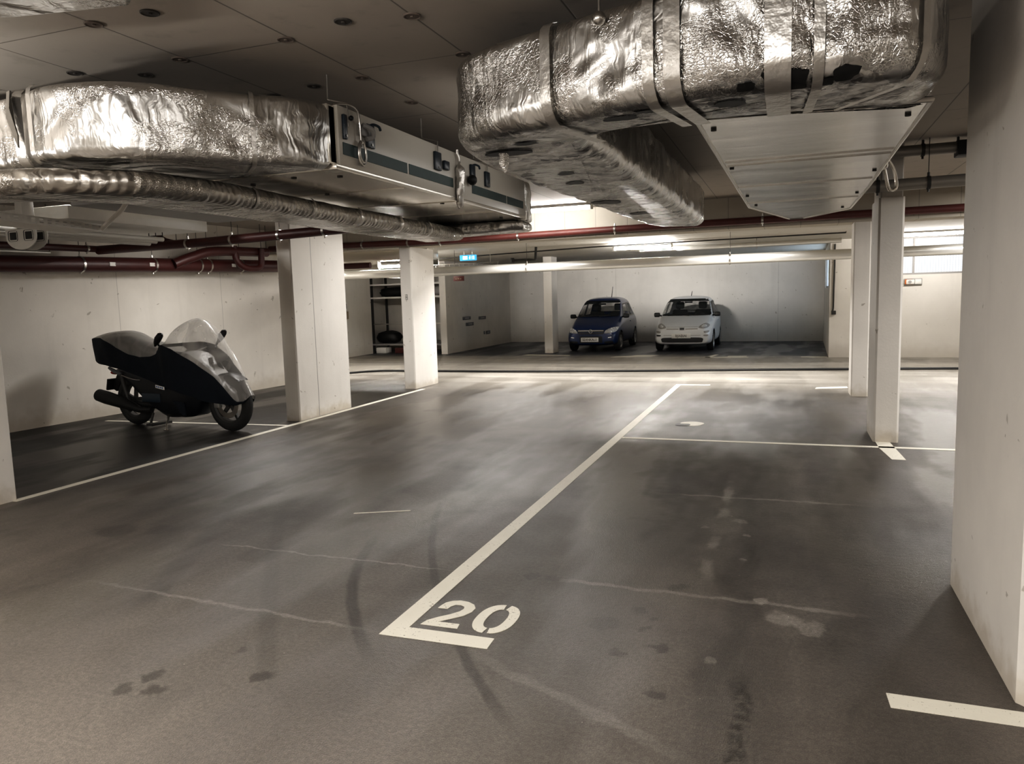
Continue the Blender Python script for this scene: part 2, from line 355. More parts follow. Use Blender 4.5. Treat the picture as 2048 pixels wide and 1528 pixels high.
class MB:
    def __init__(s): s.b = bmesh.new()
    def box(s, x0, x1, y0, y1, z0, z1, bev=0.0, seg=2, rot=None, piv=None):
        g = bmesh.ops.create_cube(s.b, size=1.0); vs = g['verts']
        for v in vs:
            v.co = Vector(((x0+x1)/2+v.co.x*(x1-x0), (y0+y1)/2+v.co.y*(y1-y0), (z0+z1)/2+v.co.z*(z1-z0)))
        if bev > 0:
            es = list({e for v in vs for e in v.link_edges})
            r = bmesh.ops.bevel(s.b, geom=es, offset=bev, segments=seg, affect='EDGES', profile=0.5)
            vs = list({v for f in r['faces'] for v in f.verts} | {v for v in vs if v.is_valid})
        if rot is not None:
            c = Vector(piv) if piv else Vector(((x0+x1)/2, (y0+y1)/2, (z0+z1)/2))
            for v in vs: v.co = c + rot @ (v.co - c)
        return s
    def tube(s, pts, r, n=12, closed=False, caps=True):
        pts = [Vector(p) for p in pts]; rs = r if isinstance(r, (list, tuple)) else [r]*len(pts)
        rings = []; up = None; L = len(pts)
        for i, p in enumerate(pts):
            if closed: d = pts[(i+1) % L]-pts[i-1]
            else: d = pts[min(i+1, L-1)]-pts[max(i-1, 0)]
            d.normalize()
            if up is None:
                up = Vector((0, 0, 1)) if abs(d.z) < 0.9 else Vector((1, 0, 0))
            a = (up - d*up.dot(d)).normalized(); bq = d.cross(a); up = a
            rings.append([s.b.verts.new(p + (a*math.cos(2*PI*k/n)+bq*math.sin(2*PI*k/n))*rs[i]) for k in range(n)])
        for i in range(L if closed else L-1):
            A, B = rings[i], rings[(i+1) % L]
            for k in range(n): s.b.faces.new((A[k], A[(k+1) % n], B[(k+1) % n], B[k]))
        if caps and not closed:
            s.b.faces.new(rings[0][::-1]); s.b.faces.new(rings[-1])
        return s
    def cyl(s, a, b, r, n=20, r2=None): return s.tube([a, b], [r, r if r2 is None else r2], n)
    def ring(s, c, ax, R, r, n=40, m=10):
        ax = Vector(ax).normalized(); t = Vector((0, 0, 1)) if abs(ax.z) < 0.9 else Vector((1, 0, 0))
        u = (t-ax*t.dot(ax)).normalized(); v = ax.cross(u); c = Vector(c)
        return s.tube([c+(u*math.cos(2*PI*k/n)+v*math.sin(2*PI*k/n))*R for k in range(n)], r, m, closed=True)
    def prism(s, poly, z0, z1):
        a = [s.b.verts.new((x, y, z0)) for x, y in poly]; b = [s.b.verts.new((x, y, z1)) for x, y in poly]; n = len(poly)
        for i in range(n): s.b.faces.new((a[i], a[(i+1) % n], b[(i+1) % n], b[i]))
        s.b.faces.new(a[::-1]); s.b.faces.new(b); return s
    def poly3(s, pts):
        s.b.faces.new([s.b.verts.new(p) for p in pts]); return s
    def slab(s, pts, d):     # planar polygon in 3-D thickened by vector d
        d = Vector(d); a = [s.b.verts.new(Vector(p)) for p in pts]; b = [s.b.verts.new(Vector(p)+d) for p in pts]; n = len(pts)
        for i in range(n): s.b.faces.new((a[i], a[(i+1) % n], b[(i+1) % n], b[i]))
        s.b.faces.new(a[::-1]); s.b.faces.new(b); return s
    def sphere(s, c, r, sc=(1, 1, 1), seg=16):
        g = bmesh.ops.create_uvsphere(s.b, u_segments=seg, v_segments=max(6, seg//2), radius=r)
        for v in g['verts']: v.co = Vector((c[0]+v.co.x*sc[0], c[1]+v.co.y*sc[1], c[2]+v.co.z*sc[2]))
        return s
    def grid(s, rows, close_u=False):   # rows of points
        vs = [[s.b.verts.new(p) for p in r] for r in rows]
        for i in range(len(vs)-1):
            n = len(vs[i])
            for k in range(n if close_u else n-1):
                s.b.faces.new((vs[i][k], vs[i][(k+1) % n], vs[i+1][(k+1) % n], vs[i+1][k]))
        return vs
    def build(s, name, mat, parent=None, smooth=True, angle=40, label=None, cat=None, group=None, kind=None):
        bmesh.ops.recalc_face_normals(s.b, faces=s.b.faces[:])
        me = bpy.data.meshes.new(name); s.b.to_mesh(me); s.b.free()
        o = bpy.data.objects.new(name, me); C.objects.link(o)
        if isinstance(mat, (list, tuple)):
            for q in mat: me.materials.append(q)
        else: me.materials.append(mat)
        if parent: o.parent = parent
        if smooth:
            for p in me.polygons: p.use_smooth = True
            try:
                me.set_sharp_from_angle(angle=math.radians(angle))
            except Exception: pass
        return prop(o, label, cat, group, kind)

def copy_tree(o, parent=None):
    c = o.copy(); C.objects.link(c)
    if parent: c.parent = parent
    for ch in list(o.children): copy_tree(ch, c)
    return c

def catmull(pts, n=6, closed=False):
    out = []; L = len(pts)
    pv = [Vector(p) for p in pts]
    rng = L if closed else L-1
    for i in range(rng):
        if closed: p0, p1, p2, p3 = pv[i-1], pv[i], pv[(i+1) % L], pv[(i+2) % L]
        else: p0, p1, p2, p3 = pv[max(i-1, 0)], pv[i], pv[i+1], pv[min(i+2, L-1)]
        for k in range(n):
            t = k/n
            out.append(0.5*((2*p1)+(p2-p0)*t+(2*p0-5*p1+4*p2-p3)*t*t+(3*p1-p0-3*p2+p3)*t**3))
    if not closed: out.append(pv[-1].copy())
    return out
def lerp_tab(tab, x):
    if x <= tab[0][0]: return tab[0][1]
    for (a, va), (b, vb) in zip(tab, tab[1:]):
        if x <= b: return va+(vb-va)*(x-a)/(b-a)
    return tab[-1][1]
def smooth_tab(tab, x):
    n = len(tab)
    if x <= tab[0][0]: return tab[0][1]
    for i in range(n-1):
        a, va = tab[i]; b, vb = tab[i+1]
        if x <= b:
            t = (x-a)/(b-a)
            ma = (vb-tab[i-1][1])/(b-tab[i-1][0]) if i > 0 else (vb-va)/(b-a)
            mb = (tab[i+2][1]-va)/(tab[i+2][0]-a) if i+2 < n else (vb-va)/(b-a)
            h = b-a
            return (2*t**3-3*t*t+1)*va+(t**3-2*t*t+t)*h*ma+(-2*t**3+3*t*t)*vb+(t**3-t*t)*h*mb
    return tab[-1][1]

def offset_poly(pts, d):
    n = len(pts); area = sum(pts[i][0]*pts[(i+1) % n][1]-pts[(i+1) % n][0]*pts[i][1] for i in range(n))
    sg = 1 if area > 0 else -1; out = []
    for i in range(n):
        a = Vector(pts[i-1]).to_2d(); b = Vector(pts[i]).to_2d(); c = Vector(pts[(i+1) % n]).to_2d()
        e1 = (b-a); e2 = (c-b)
        if e1.length < 1e-6: e1 = e2
        if e2.length < 1e-6: e2 = e1
        e1.normalize(); e2.normalize()
        n1 = Vector((-e1.y, e1.x))*sg; n2 = Vector((-e2.y, e2.x))*sg
        m = n1+n2
        if m.length < 1e-4: m = n1
        m.normalize(); k = 1/max(0.5, m.dot(n1))
        out.append(b+m*d*k)
    return out

def resample(pts, step):
    out = []; n = len(pts)
    for i in range(n):
        a = Vector(pts[i]); b = Vector(pts[(i+1) % n]); k = max(1, int((b-a).length/step))
        for j in range(k): out.append(a.lerp(b, j/k))
    return out

def duct_prism(mb, outline, z0, z1, rb, rt, jit=0.012, step=0.06, sag=0.0, seed=0.0):
    pl = resample(outline, step); rings = []
    def R(d, z):
        q = offset_poly(pl, d); out = []
        for p in q:
            nv = mnoise.noise(Vector((p.x*3.1+seed, p.y*3.1, z*4)))*jit+mnoise.noise(Vector((p.x*9+seed, p.y*9, z*11)))*jit*0.5
            out.append(Vector((p.x+nv, p.y+nv*0.8, z+nv*0.6)))
        return out
    K = 6
    for k in range(K+1):
        a = PI/2*k/K; rings.append(R(rt*(1-math.sin(a)), z1-rt*(1-math.cos(a))) if False else R(rt*(1-math.sin(a)), z1-rt+rt*math.cos(a)))
    S = 6
    for k in range(1, S): rings.append(R(0, z1-rt+(z0+rb-z1+rt)*k/S))
    for k in range(K+1):
        a = PI/2*k/K; rings.append(R(rb*(1-math.cos(a)), z0+rb-rb*math.sin(a)))
    vs = mb.grid(rings, close_u=True)
    mb.b.faces.new(vs[0]); mb.b.faces.new(vs[-1][::-1])
    return pl

def band(mb, pts, w, off):     # ribbon along 3-D polyline; each pt = (pos, normal, side)
    rows = []
    for p, nrm, sd in pts:
        p = Vector(p)+Vector(nrm)*off; sd = Vector(sd).normalized()*w/2
        rows.append([p-sd, p+sd])
    mb.grid(rows)

def duct_band(mb, p, nrm, z0, z1, rb, w, inward, off=0.008, rt=0.05):
    """tape ribbon around the side and underside of a duct at plan point p with outward normal nrm"""
    n = Vector((nrm[0], nrm[1], 0)).normalized(); sd = Vector((-n.y, n.x, 0)); p = Vector((p[0], p[1], 0)); L = []
    for k in range(4):
        a = PI/2*k/3; L.append((p-n*(rt*(1-math.sin(a)))+Vector((0, 0, z1-rt+rt*math.cos(a))), n*math.sin(a)+Vector((0, 0, math.cos(a))), sd))
    for k in range(1, 4): L.append((p+Vector((0, 0, z1-rt+(z0+rb-z1+rt)*k/4)), n, sd))
    for k in range(7):
        a = PI/2*k/6; L.append((p-n*(rb*(1-math.cos(a)))+Vector((0, 0, z0+rb-rb*math.sin(a))), n*math.cos(a)-Vector((0, 0, math.sin(a))), sd))
    L.append((p-n*inward+Vector((0, 0, z0)), Vector((0, 0, -1)), sd))
    band(mb, L, w, off)

def text_mesh(s, size, mat, name, parent, mtx):
    cu = bpy.data.curves.new('t', 'FONT'); cu.body = s; cu.size = size; cu.align_x = 'CENTER'; cu.align_y = 'CENTER'; cu.extrude = 0.0015; cu.offset = 0.0008
    o = bpy.data.objects.new('t', cu); C.objects.link(o)
    dg = bpy.context.evaluated_depsgraph_get(); me = bpy.data.meshes.new_from_object(o.evaluated_get(dg))
    bpy.data.objects.remove(o); bpy.data.curves.remove(cu)
    me.transform(mtx); me.name = name
    q = bpy.data.objects.new(name, me); C.objects.link(q); me.materials.clear(); me.materials.append(mat); q.parent = parent
    return q

mats()

# ------------------------------------------------------------------ camera
cam = bpy.data.cameras.new('camera'); co = bpy.data.objects.new('camera', cam); C.objects.link(co)
f = 1508.0
Yv = Vector((553, -186, f)).normalized(); Zd = Vector((386, 13486, f)).normalized()
Zv = -Zd; Zv = (Zv - Yv*Zv.dot(Yv)).normalized(); Xv = Yv.cross(Zv)
rows = [Xv, Yv, Zv]     # world axes in camera coordinates (x right, y down, z forward)
right = Vector([r.x for r in rows]); down = Vector([r.y for r in rows]); fwd = Vector([r.z for r in rows])
mw = Matrix.Identity(4)
for i in range(3):
    mw[i][0] = right[i]; mw[i][1] = -down[i]; mw[i][2] = -fwd[i]
mw.translation = Vector((0, 0, 1.62))
co.matrix_world = mw
cam.sensor_width = 36.0; cam.lens = f/2048*36; cam.clip_start = 0.05; cam.clip_end = 100
bpy.context.scene.camera = co

# ------------------------------------------------------------------ the setting
def struct(name, mb, mat, parent=None, **k):
    return mb.build(name, mat, parent, smooth=False, kind=None if parent else 'structure', **k)
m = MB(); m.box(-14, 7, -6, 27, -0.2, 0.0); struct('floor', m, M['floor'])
m = MB(); m.box(-14, 7, -6, 12.3, ZC, ZC+0.2); ceil = struct('ceiling', m, M['ceil'])
TIES = [(-3.26, 2.99, 1), (-3.29, 3.59, 1), (-2.55, 3.57, 1), (-2.55, 4.35, 1), (-1.78, 3.55, 1), (-1.79, 4.2, 1), (-2.90, 2.99, 0), (-2.13, 3.47, 0),
        (-3.30, 4.45, 0), (-2.93, 4.38, 0), (-2.55, 5.03, 1), (-4.03, 3.53, 0), (-3.69, 3.73, 0), (-1.35, 2.95, 0), (-1.0, 3.6, 1)]
for x, y, k in TIES:
    q = MB(); q.cyl((x, y, ZC+0.001), (x, y, ZC-0.004), 0.042, 24); q.ring((x, y, ZC-0.003), (0, 0, 1), 0.041, 0.005, 28, 6)
    q.cyl((x, y, ZC-0.002), (x, y, ZC-0.010), 0.010, 10)
    q.build('tie_hole', simple('tie_hole_%d' % k, (0.15, 0.12, 0.10) if k else (0.055, 0.048, 0.042), 0.7) if 'tie%d' % k not in M else M['tie%d' % k], ceil)
    M.setdefault('tie%d' % k, bpy.data.objects[-1].data.materials[0] if False else bpy.data.materials['tie_hole_%d' % k])
m = MB(); m.box(-14, 7, 12.7, 27, ZR, ZR+0.3); struct('ceiling_rear', m, M['soffit'])
m = MB(); m.box(-14, 7, 12.2, 12.7, 2.56, ZC+0.1); struct('trim_1', m, M['beam'], label='long concrete ceiling beam carrying the thin red pipe, above the second row of pillars', cat='beam')
# left wall, slightly splayed
m = MB(); m.prism([(-10.75, -6), (-9.36, 13.6), (-9.36, 14.0), (-14, 14.0), (-14, -6)], 0, ZC); struct('wall_left', m, M['wall'])
m = MB(); m.box(-14, -12.05, 14.0, 20.4, 0, ZC); struct('wall_left_rear', m, M['wallp'])
m = MB(); m.box(-14, -9.6, 22.2, 22.4, 0, ZC); m.box(-14, -12.6, 20.4, 22.2, 0, ZC); struct('wall_recess', m, M['wallp'])
m = MB(); m.box(-9.62, -9.42, 20.2, 25.9, 0, ZC); struct('wall_partition', m, M['wallp'])
m = MB(); m.prism([(-9.8, 25.68), (1.2, 25.04), (1.2, 26), (-9.8, 26)], 0, ZC); struct('wall_back', m, M['wallback'])
# right rear wall with window opening x 2.15..5.2, z 1.86..2.66
m = MB(); m.box(0.9, 2.1, 19.12, 19.4, 0, ZC); m.box(2.1, 5.2, 19.12, 19.4, 0, 1.86); m.box(2.1, 5.2, 19.12, 19.4, 2.70, ZC); m.box(5.2, 7, 19.12, 19.4, 0, ZC)
struct('wall_right_rear', m, M['wallp'])
m = MB()
m.prism([(0.9, 19.4), (1.3, 19.4), (1.3, 26), (1.04, 26), (1.02, 25.04)], 0, 1.62)
m.prism([(0.9, 19.4), (1.3, 19.4), (1.3, 20.4), (0.922, 20.4)], 1.62, ZC)
m.prism([(0.99, 23.6), (1.3, 23.6), (1.3, 26), (1.04, 26), (1.02, 25.04)], 1.62, ZC)
m.prism([(0.922, 20.4), (1.3, 20.4), (1.3, 23.6), (0.99, 23.6)], 2.5, ZC)
struct('wall_alcove_right', m, M['wallp'])
m = MB(); m.box(6.8, 7, -6, 19.12, 0, ZC); struct('wall_right', m, M['wall'])
m = MB(); m.box(-14, 7, -6.2, -6, 0, ZC); struct('wall_front', m, M['wallp'])
# windows
w = MB(); w.box(2.1, 5.2, 19.20, 19.22, 1.86, 2.70); w1 = struct('window_1', w, M['glass_w'])
q = MB()
for xx in (2.12, 2.63, 4.1, 5.18): q.box(xx-0.022, xx+0.022, 19.16, 19.2, 1.86, 2.70)
q.box(2.1, 5.2, 19.15, 19.2, 1.86, 1.90); q.box(2.1, 5.2, 19.15, 19.2, 2.66, 2.70); q.box(2.1, 5.2, 19.165, 19.2, 2.39, 2.42)
q.build('window_frame', M['frame'], w1, smooth=False)
w = MB(); w.box(1.06, 1.08, 20.4, 23.6, 1.62, 2.5); w2 = struct('window_2', w, glow('bright_window_glass', (0.66, 0.82, 1.0), 3.2))
q = MB()
for yy in (20.43, 21.5, 22.5, 23.57): q.box(1.02, 1.06, yy-0.03, yy+0.03, 1.62, 2.5)
q.box(1.02, 1.06, 20.4, 23.6, 1.62, 1.67); q.build('window_frame', M['frame'], w2, smooth=False)

# ------------------------------------------------------------------ pillars
def pillar(x0, x1, y0, y1, z1, label, ch=0.02, cap=None, seam=None):
    m = MB()
    pl = [(x0+ch, y0), (x1-ch, y0), (x1, y0+ch), (x1, y1-ch), (x1-ch, y1), (x0+ch, y1), (x0, y1-ch), (x0, y0+ch)]
    if cap:
        m.prism(pl, 0, cap)
        c2 = offset_poly(pl, 0.018); m.prism([(p.x, p.y) for p in c2], cap, z1)
    else: m.prism(pl, 0, z1)
    o = m.build('concrete_pillar', M['pillar'], None, smooth=False, label=label, cat='pillar', kind='thing')
    if seam:
        q = MB(); q.box(x1-0.002, x1+0.0015, seam-0.005, seam+0.005, 0, z1-0.05); q.build('joint_line', M['grey'], o, smooth=False)
    return o
pillar(0.845, 1.30, 3.23, 4.54, ZC, 'large white concrete pillar filling the right edge of the view beside the near right stripe', 0.025)
pillar(0.85, 1.09, 8.6, 9.28, ZC, 'slim white concrete pillar standing at the end of the thin cross line', 0.02, cap=2.51)
pillar(0.89, 1.12, 12.21, 12.68, 2.56, 'slim white pillar half hidden behind the slim pillar on the cross line', 0.015)
pillar(-6.53, -6.30, 8.64, 9.95, ZC, 'wide white concrete pillar between scooter and narrower pillar, with vertical joint line', 0.015, seam=9.1)
p2 = pillar(-6.61, -6.38, 12.25, 13.2, 2.56, 'white concrete pillar with small grey outline mark, in front of the shelf recess', 0.015)
pillar(-6.53, -6.28, 20.55, 21.1, ZR, 'distant white pillar standing beside the blue car', 0.012)
pillar(-6.53, -6.235, 3.2, 4.5, ZC, 'white pillar cut by the left edge, with chipped foot at the bay line', 0.015)
q = MB()
X = -6.49
for z0 in (1.625, 1.672):
    q.box(X-0.018, X+0.022, 12.244, 12.252, z0, z0+0.008); q.box(X-0.018, X+0.022, 12.244, 12.252, z0+0.040, z0+0.048)
    q.box(X-0.018, X-0.010, 12.244, 12.252, z0, z0+0.048); q.box(X+0.014, X+0.022, 12.244, 12.252, z0, z0+0.048)
q.build('outline_mark', M['grey'], p2, smooth=False, label='small grey outline letter B')

# ------------------------------------------------------------------ painted floor marks
def mark(name, polys, label, cat='floor marking', z=0.003):
    m = MB()
    for pl in polys: m.prism(pl, 0.0005, z)
    return m.build(name, M['paint'], None, smooth=False, label=label, cat=cat, kind='thing')
def rect(x0, x1, y0, y1): return [(x0, y0), (x1, y0), (x1, y1), (x0, y1)]
mark('bay_marking', [[(-1.862, 3.075), (-1.295, 3.08), (-1.30, 3.188), (-1.755, 3.185), (-1.755, 13.32), (-1.26, 13.34), (-1.26, 13.44), (-1.845, 13.44)]],
     'long white painted bay line with a short foot, beside the number 20')
num = empty('parking_number', (-1.72, 3.23, 0), 0, 'white painted number 20 on the floor inside the bay corner', 'number', kind='thing')
# digit 2 as a stroked outline, digit 0 as a ring with two stencil gaps (local to the empty)
def loc(p): return (p[0]+1.72, p[1]-3.23)
two = [(-1.717, 3.235), (-1.517, 3.238), (-1.526, 3.288), (-1.645, 3.286), (-1.60, 3.33), (-1.548, 3.385), (-1.524, 3.44), (-1.524, 3.49), (-1.548, 3.53), (-1.59, 3.555), (-1.64, 3.562), (-1.68, 3.545), (-1.706, 3.515), (-1.716, 3.47), (-1.718, 3.44), (-1.664, 3.445), (-1.66, 3.475), (-1.645, 3.503), (-1.615, 3.508), (-1.588, 3.492), (-1.580, 3.465), (-1.588, 3.43), (-1.62, 3.385), (-1.668, 3.335), (-1.706, 3.285)]
m = MB(); m.prism([loc(p) for p in two], 0.0005, 0.003); m.build('digit', M['paint'], num, smooth=False)
m = MB()
cx, cy = -1.372, 3.402
for a0, a1 in ((-PI/2+0.10, PI/2-0.10-0.06), (PI/2+0.04, 3*PI/2-0.06)):
    o_, i_ = [], []
    for k in range(25):
        a = a0+(a1-a0)*k/24; ca, sa = math.cos(a), math.sin(a)
        def se(v, e): return math.copysign(abs(v)**e, v)
        o_.append(loc((cx+0.106*se(ca, 0.85), cy+0.170*se(sa, 0.85)))); i_.append(loc((cx+0.050*se(ca, 0.85), cy+0.115*se(sa, 0.85))))
    m.prism(o_+i_[::-1], 0.0005, 0.003)
m.build('digit', M['paint'], num, smooth=False)
mark('bay_line', [rect(-6.27, -6.185, 4.45, 12.25)], 'white bay line running along the left pillars past the scooter bay')
mark('cross_line', [rect(-1.75, 5.0, 8.29, 8.365)], 'thin white cross line running from the long bay line to the right')
mark('pillar_stripe', [[(0.875, 8.285), (0.875, 8.6), (1.01, 8.6), (1.05, 7.74), (0.93, 7.74)]], 'short wide white stripe at the foot of the slim pillar')
mark('bay_stripe', [[(0.39, 3.075), (2.4, 3.06), (2.4, 3.17), (0.385, 3.185)]], 'white stripe in the near right corner beside the large pillar')
mark('cross_line', [[(-9.3, 8.12), (-6.27, 8.27), (-6.27, 8.33), (-9.3, 8.18)]], 'thin white line passing under the parked scooter')
mark('bay_mark', [[(-6.95, 19.80), (-5.55, 19.62), (-5.55, 19.76), (-6.85, 20.0)]], 'white mark at the foot of the distant pillar by the blue car')
mark('bay_mark', [[(-4.3, 19.12), (-3.3, 19.35), (-3.15, 19.75), (-3.75, 19.8), (-3.85, 19.5), (-4.2, 19.35)]], 'white mark between the blue and the white car')
mark('bay_mark', [rect(-1.95, -0.9, 19.02, 19.22), [(-1.95, 19.02), (-1.75, 19.9), (-1.65, 19.9), (-1.8, 19.02)], rect(-1.4, -0.95, 19.3, 19.52)], 'white corner mark right of the white car')
mark('bay_mark', [rect(0.3, 0.88, 19.15, 19.28)], 'short white mark against the corner of the alcove wall')
mark('bay_stripe', [[(0.42, 13.05), (0.92, 13.22), (0.92, 13.42), (0.45, 13.25)]], 'short white stripe at the foot of the half hidden slim pillar')
mark('scratch_line', [[(-3.12, 4.87), (-2.73, 5.05), (-2.73, 5.068), (-3.12, 4.888)]], 'thin pale scratch on the floor left of the long line')
m = MB()
pts = [(-1.10+0.14*math.cos(a)*(1+0.1*math.sin(3*a)), 9.38+0.16*math.sin(a)) for a in [2*PI*k/24 for k in range(24)]]
m.prism(pts, 0.0005, 0.003); patch_o = m.build('paint_patch', M['paint'], None, smooth=False, label='round pale paint patch with a black hole beside it', cat='floor patch', kind='thing')
m = MB(); m.prism([(-1.2+0.09*math.cos(a), 9.29+0.10*math.sin(a)*(1+0.3*math.cos(2*a))) for a in [2*PI*k/16 for k in range(16)]], 0.003, 0.005)
m.build('hole', M['black'], patch_o, smooth=False)
m = MB(); m.tube(catmull([(-9.6, 14.2, 0.022), (-9.31, 14.63, 0.022), (-8.95, 15.05, 0.022), (-8.4, 15.2, 0.022), (-5.86, 15.2, 0.022), (-3, 15.5, 0.022), (-0.5, 15.9, 0.022), (2.92, 16.36, 0.022), (6.5, 16.7, 0.022)], 6), 0.024, 8)
m.build('floor_cable', M['black'], None, label='black cable lying across the pale far lane', cat='cable')

# ------------------------------------------------------------------ lamps
def area(name, loc, size, power, rot=(0, 0, 0), col=(1.0, 0.962, 0.92), spread=180):
    l = bpy.data.lights.new(name, 'AREA'); l.shape = 'RECTANGLE'; l.size, l.size_y = size; l.energy = power; l.color = col; l.spread = math.radians(spread)
    o = bpy.data.objects.new(name, l); C.objects.link(o); o.location = loc; o.rotation_euler = rot
    return o
TUBES = {}
def tube_mat(power, L):
    k = round(power/(PI*2*PI*0.026*L), 1)
    if k not in TUBES: TUBES[k] = glow('lit_tube', (1.0, 0.955, 0.90), k)
    return TUBES[k]
def fixture(x, y, z, L, rz, label, power, tilt=0.0):
    r = empty('tube_light', (x, y, z), rz, label, 'lamp')
    m = MB(); m.box(-L/2, L/2, -0.035, 0.035, 0.0, 0.045, 0.006); m.build('housing', M['grey'], r)
    for s in (-1, 1):
        m = MB(); m.box(s*L/2-0.02, s*L/2+0.02, -0.03, 0.03, -0.06, 0.04, 0.006); m.build('end_cap', M['white'], r)
    m = MB(); m.cyl((-L/2+0.02, 0, -0.032), (L/2-0.02, 0, -0.032), 0.026, 14); m.build('tube', tube_mat(power, L), r)
    return r
l1 = fixture(-2.98, 16.5, 2.63, 1.26, 0, 'lit tube lamp above the grey pipe between the two cars', 210)
m = MB(); m.box(-0.66, 0.66, -0.05, 0.30, -0.085, -0.078); m.box(-0.66, 0.66, 0.295, 0.30, -0.085, -0.075); m.build('reflector_plate', M['white'], l1, smooth=False)
for x_ in (-0.5, 0.5):
    m = MB(); m.cyl((x_, 0, 0.04), (x_, 0, ZR-2.63), 0.005, 6); m.build('hanger_rod', M['iron'], l1)
area('unseen_rear_light', (-2.98, 16.56, 2.605), (1.25, 0.03), 185, (math.radians(84), 0, 0), spread=80)  # unseen light added behind the tube to brighten the back wall
fixture(2.85, 17.5, 2.675, 1.5, 0, 'lit tube lamp in front of the wired window', 120)
fixture(-3.6, 11.5, ZC-0.045, 1.5, 0, 'lit tube lamp against the concrete beam beyond the cream air unit', 55)
l4 = fixture(-8.75, 15.4, 2.42, 1.2, 0, 'lit tube lamp between the two left pillars near the shelf recess', 200)
for x_ in (-0.5, 0.5):
    m = MB(); m.cyl((x_, 0, 0.04), (x_, 0, ZR-2.42), 0.005, 6); m.build('hanger_rod', M['iron'], l4)
area('unseen_light', (3.6, 7.4, 2.9), (0.15, 1.5), 170)
area('unseen_light', (3.6, 11.0, 2.9), (0.15, 1.5), 150)
area('unseen_light', (-7.4, 9.4, 2.62), (0.9, 0.06), 60)
area('unseen_light', (-1.93, 5.9, 2.74), (0.05, 2.6), 2.5, (0, math.radians(90), 0))  # unseen light added beside the duct to brighten the cream unit's side
# unseen lamps over and behind the viewpoint; upward lights added to brighten the ceiling
def omni(x, y, z, sx, sy, dn, up):
    area('unseen_light', (x, y, z), (sx, sy), dn)
    if up: area('unseen_light', (x, y, z-0.35), (sx, sy), up, (PI, 0, 0))
omni(-2.9, 0.6, 2.95, 1.5, 0.15, 70, 0); omni(-0.3, 0.7, 2.95, 1.5, 0.15, 70, 0)
omni(-1.2, -2.5, 2.9, 1.5, 0.15, 150, 750); omni(-6.6, -1.5, 2.9, 0.15, 1.5, 260, 420); omni(3.4, -0.8, 2.9, 0.15, 1.5, 90, 60)
area('unseen_light', (-2.4, 0.9, 2.45), (1.2, 0.1), 90, (PI, 0, 0)); area('unseen_light', (-5.4, 2.0, 2.2), (1.2, 0.1), 60, (PI, 0, 0))  # two more upward lights added to lift the ceiling
area('unseen_light', (-7.2, 6.6, 2.85), (0.1, 1.2), 45)
area('unseen_light', (-4.2, 10.6, 2.9), (1.5, 0.15), 110)
# unseen lamps tucked behind the beam, shining down on the lane
for x, pw in ((-0.9, 150), (-5.0, 150), (-9.6, 110), (3.4, 110)):
    area('unseen_rear_light', (x, 14.2, 2.69), (1.5, 0.12), pw, spread=138)

# ------------------------------------------------------------------ air handling unit, left (cream)
U0, U1, UY0, UY1, UZ0, UZ1 = -3.85, -2.60, 4.12, 7.62, 2.43, 2.82
unit = empty('air_handling_unit', (-3.2, 5.8, UZ0), 0, 'cream air handling unit with dark teal band hanging under the ceiling', 'air unit')
def L_(mb_): return mb_
def local(o, root):
    o.parent = root; o.matrix_parent_inverse = Matrix.Translation(root.location).inverted() if root.rotation_euler.z == 0 else root.matrix_world.inverted()
    return o
bpy.context.view_layer.update()
m = MB(); m.box(U0, U1, UY0, UY1, UZ0+0.02, UZ1, 0.008); local(m.build('casing', M['panel']), unit)
m = MB(); m.box(U0-0.02, U1+0.004, UY0-0.05, UY1, UZ0-0.004, UZ0+0.03, 0.004)
for yy in (4.95, 5.85, 6.75): m.box(U0, U1-0.01, yy, yy+0.012, UZ0-0.010, UZ0-0.004)
tr = local(m.build('bottom_tray', M['tray']), unit)
for xx, yy in ((-2.72, 4.3), (-3.0, 4.2), (-3.25, 4.95), (-2.75, 5.9), (-2.75, 7.3), (-3.4, 4.3)):
    m = MB(); m.cyl((xx, yy, UZ0-0.004), (xx, yy, UZ0-0.014), 0.018, 12); local(m.build('screw_cap', M['iron']), tr); 
for y0, y1 in ((4.16, 4.33), (4.36, 5.0), (5.03, 5.80), (6.2, 7.05), (7.08, 7.55)):
    m = MB(); m.box(U1-0.002, U1+0.004, y0, y1, 2.528, 2.602); local(m.build('teal_band', M['teal'], smooth=False), unit)
def clip(y, z0, z1, w, hook):
    m = MB(); m.box(U1, U1+0.022, y-w/2, y+w/2, z0, z1, 0.006)
    if hook: m.tube(catmull([(U1+0.012, y, z1-0.006), (U1+0.03, y+0.02, z1+0.002), (U1+0.05, y+0.05, z1-0.008), (U1+0.05, y+0.07, z1-0.028)], 4), 0.009, 8)
    c = local(m.build('latch', M['navy']), unit)
    m = MB(); m.cyl((U1+0.02, y, z0+0.02), (U1+0.028, y, z0+0.02), 0.008, 10); local(m.build('rivet', M['steel']), c)
    return c
clip(4.175, 2.62, 2.77, 0.035, False); clip(4.48, 2.617, 2.767, 0.09, True); clip(5.50, 2.623, 2.762, 0.11, False); clip(6.20, 2.63, 2.769, 0.09, True); clip(6.54, 2.623, 2.757, 0.10, False)
m = MB(); m.box(U1, U1+0.03, 5.60, 5.69, 2.645, 2.715, 0.008); local(m.build('junction_box', M['navy']), unit)
m = MB(); m.sphere((U1+0.04, 6.12, 2.627), 0.045, (0.9, 1.1, 1)); local(m.build('round_plug', M['black']), unit)
m = MB(); m.box(U1, U1+0.03, 4.34, 4.46, 2.675, 2.745, 0.01); m.tube(catmull([(U1+0.03, 4.36, 2.74), (U1+0.06, 4.42, 2.72), (U1+0.05, 4.45, 2.68), (U1+0.03, 4.40, 2.66)], 5), 0.016, 8)
local(m.build('coupling', M['grey']), unit)
m = MB()
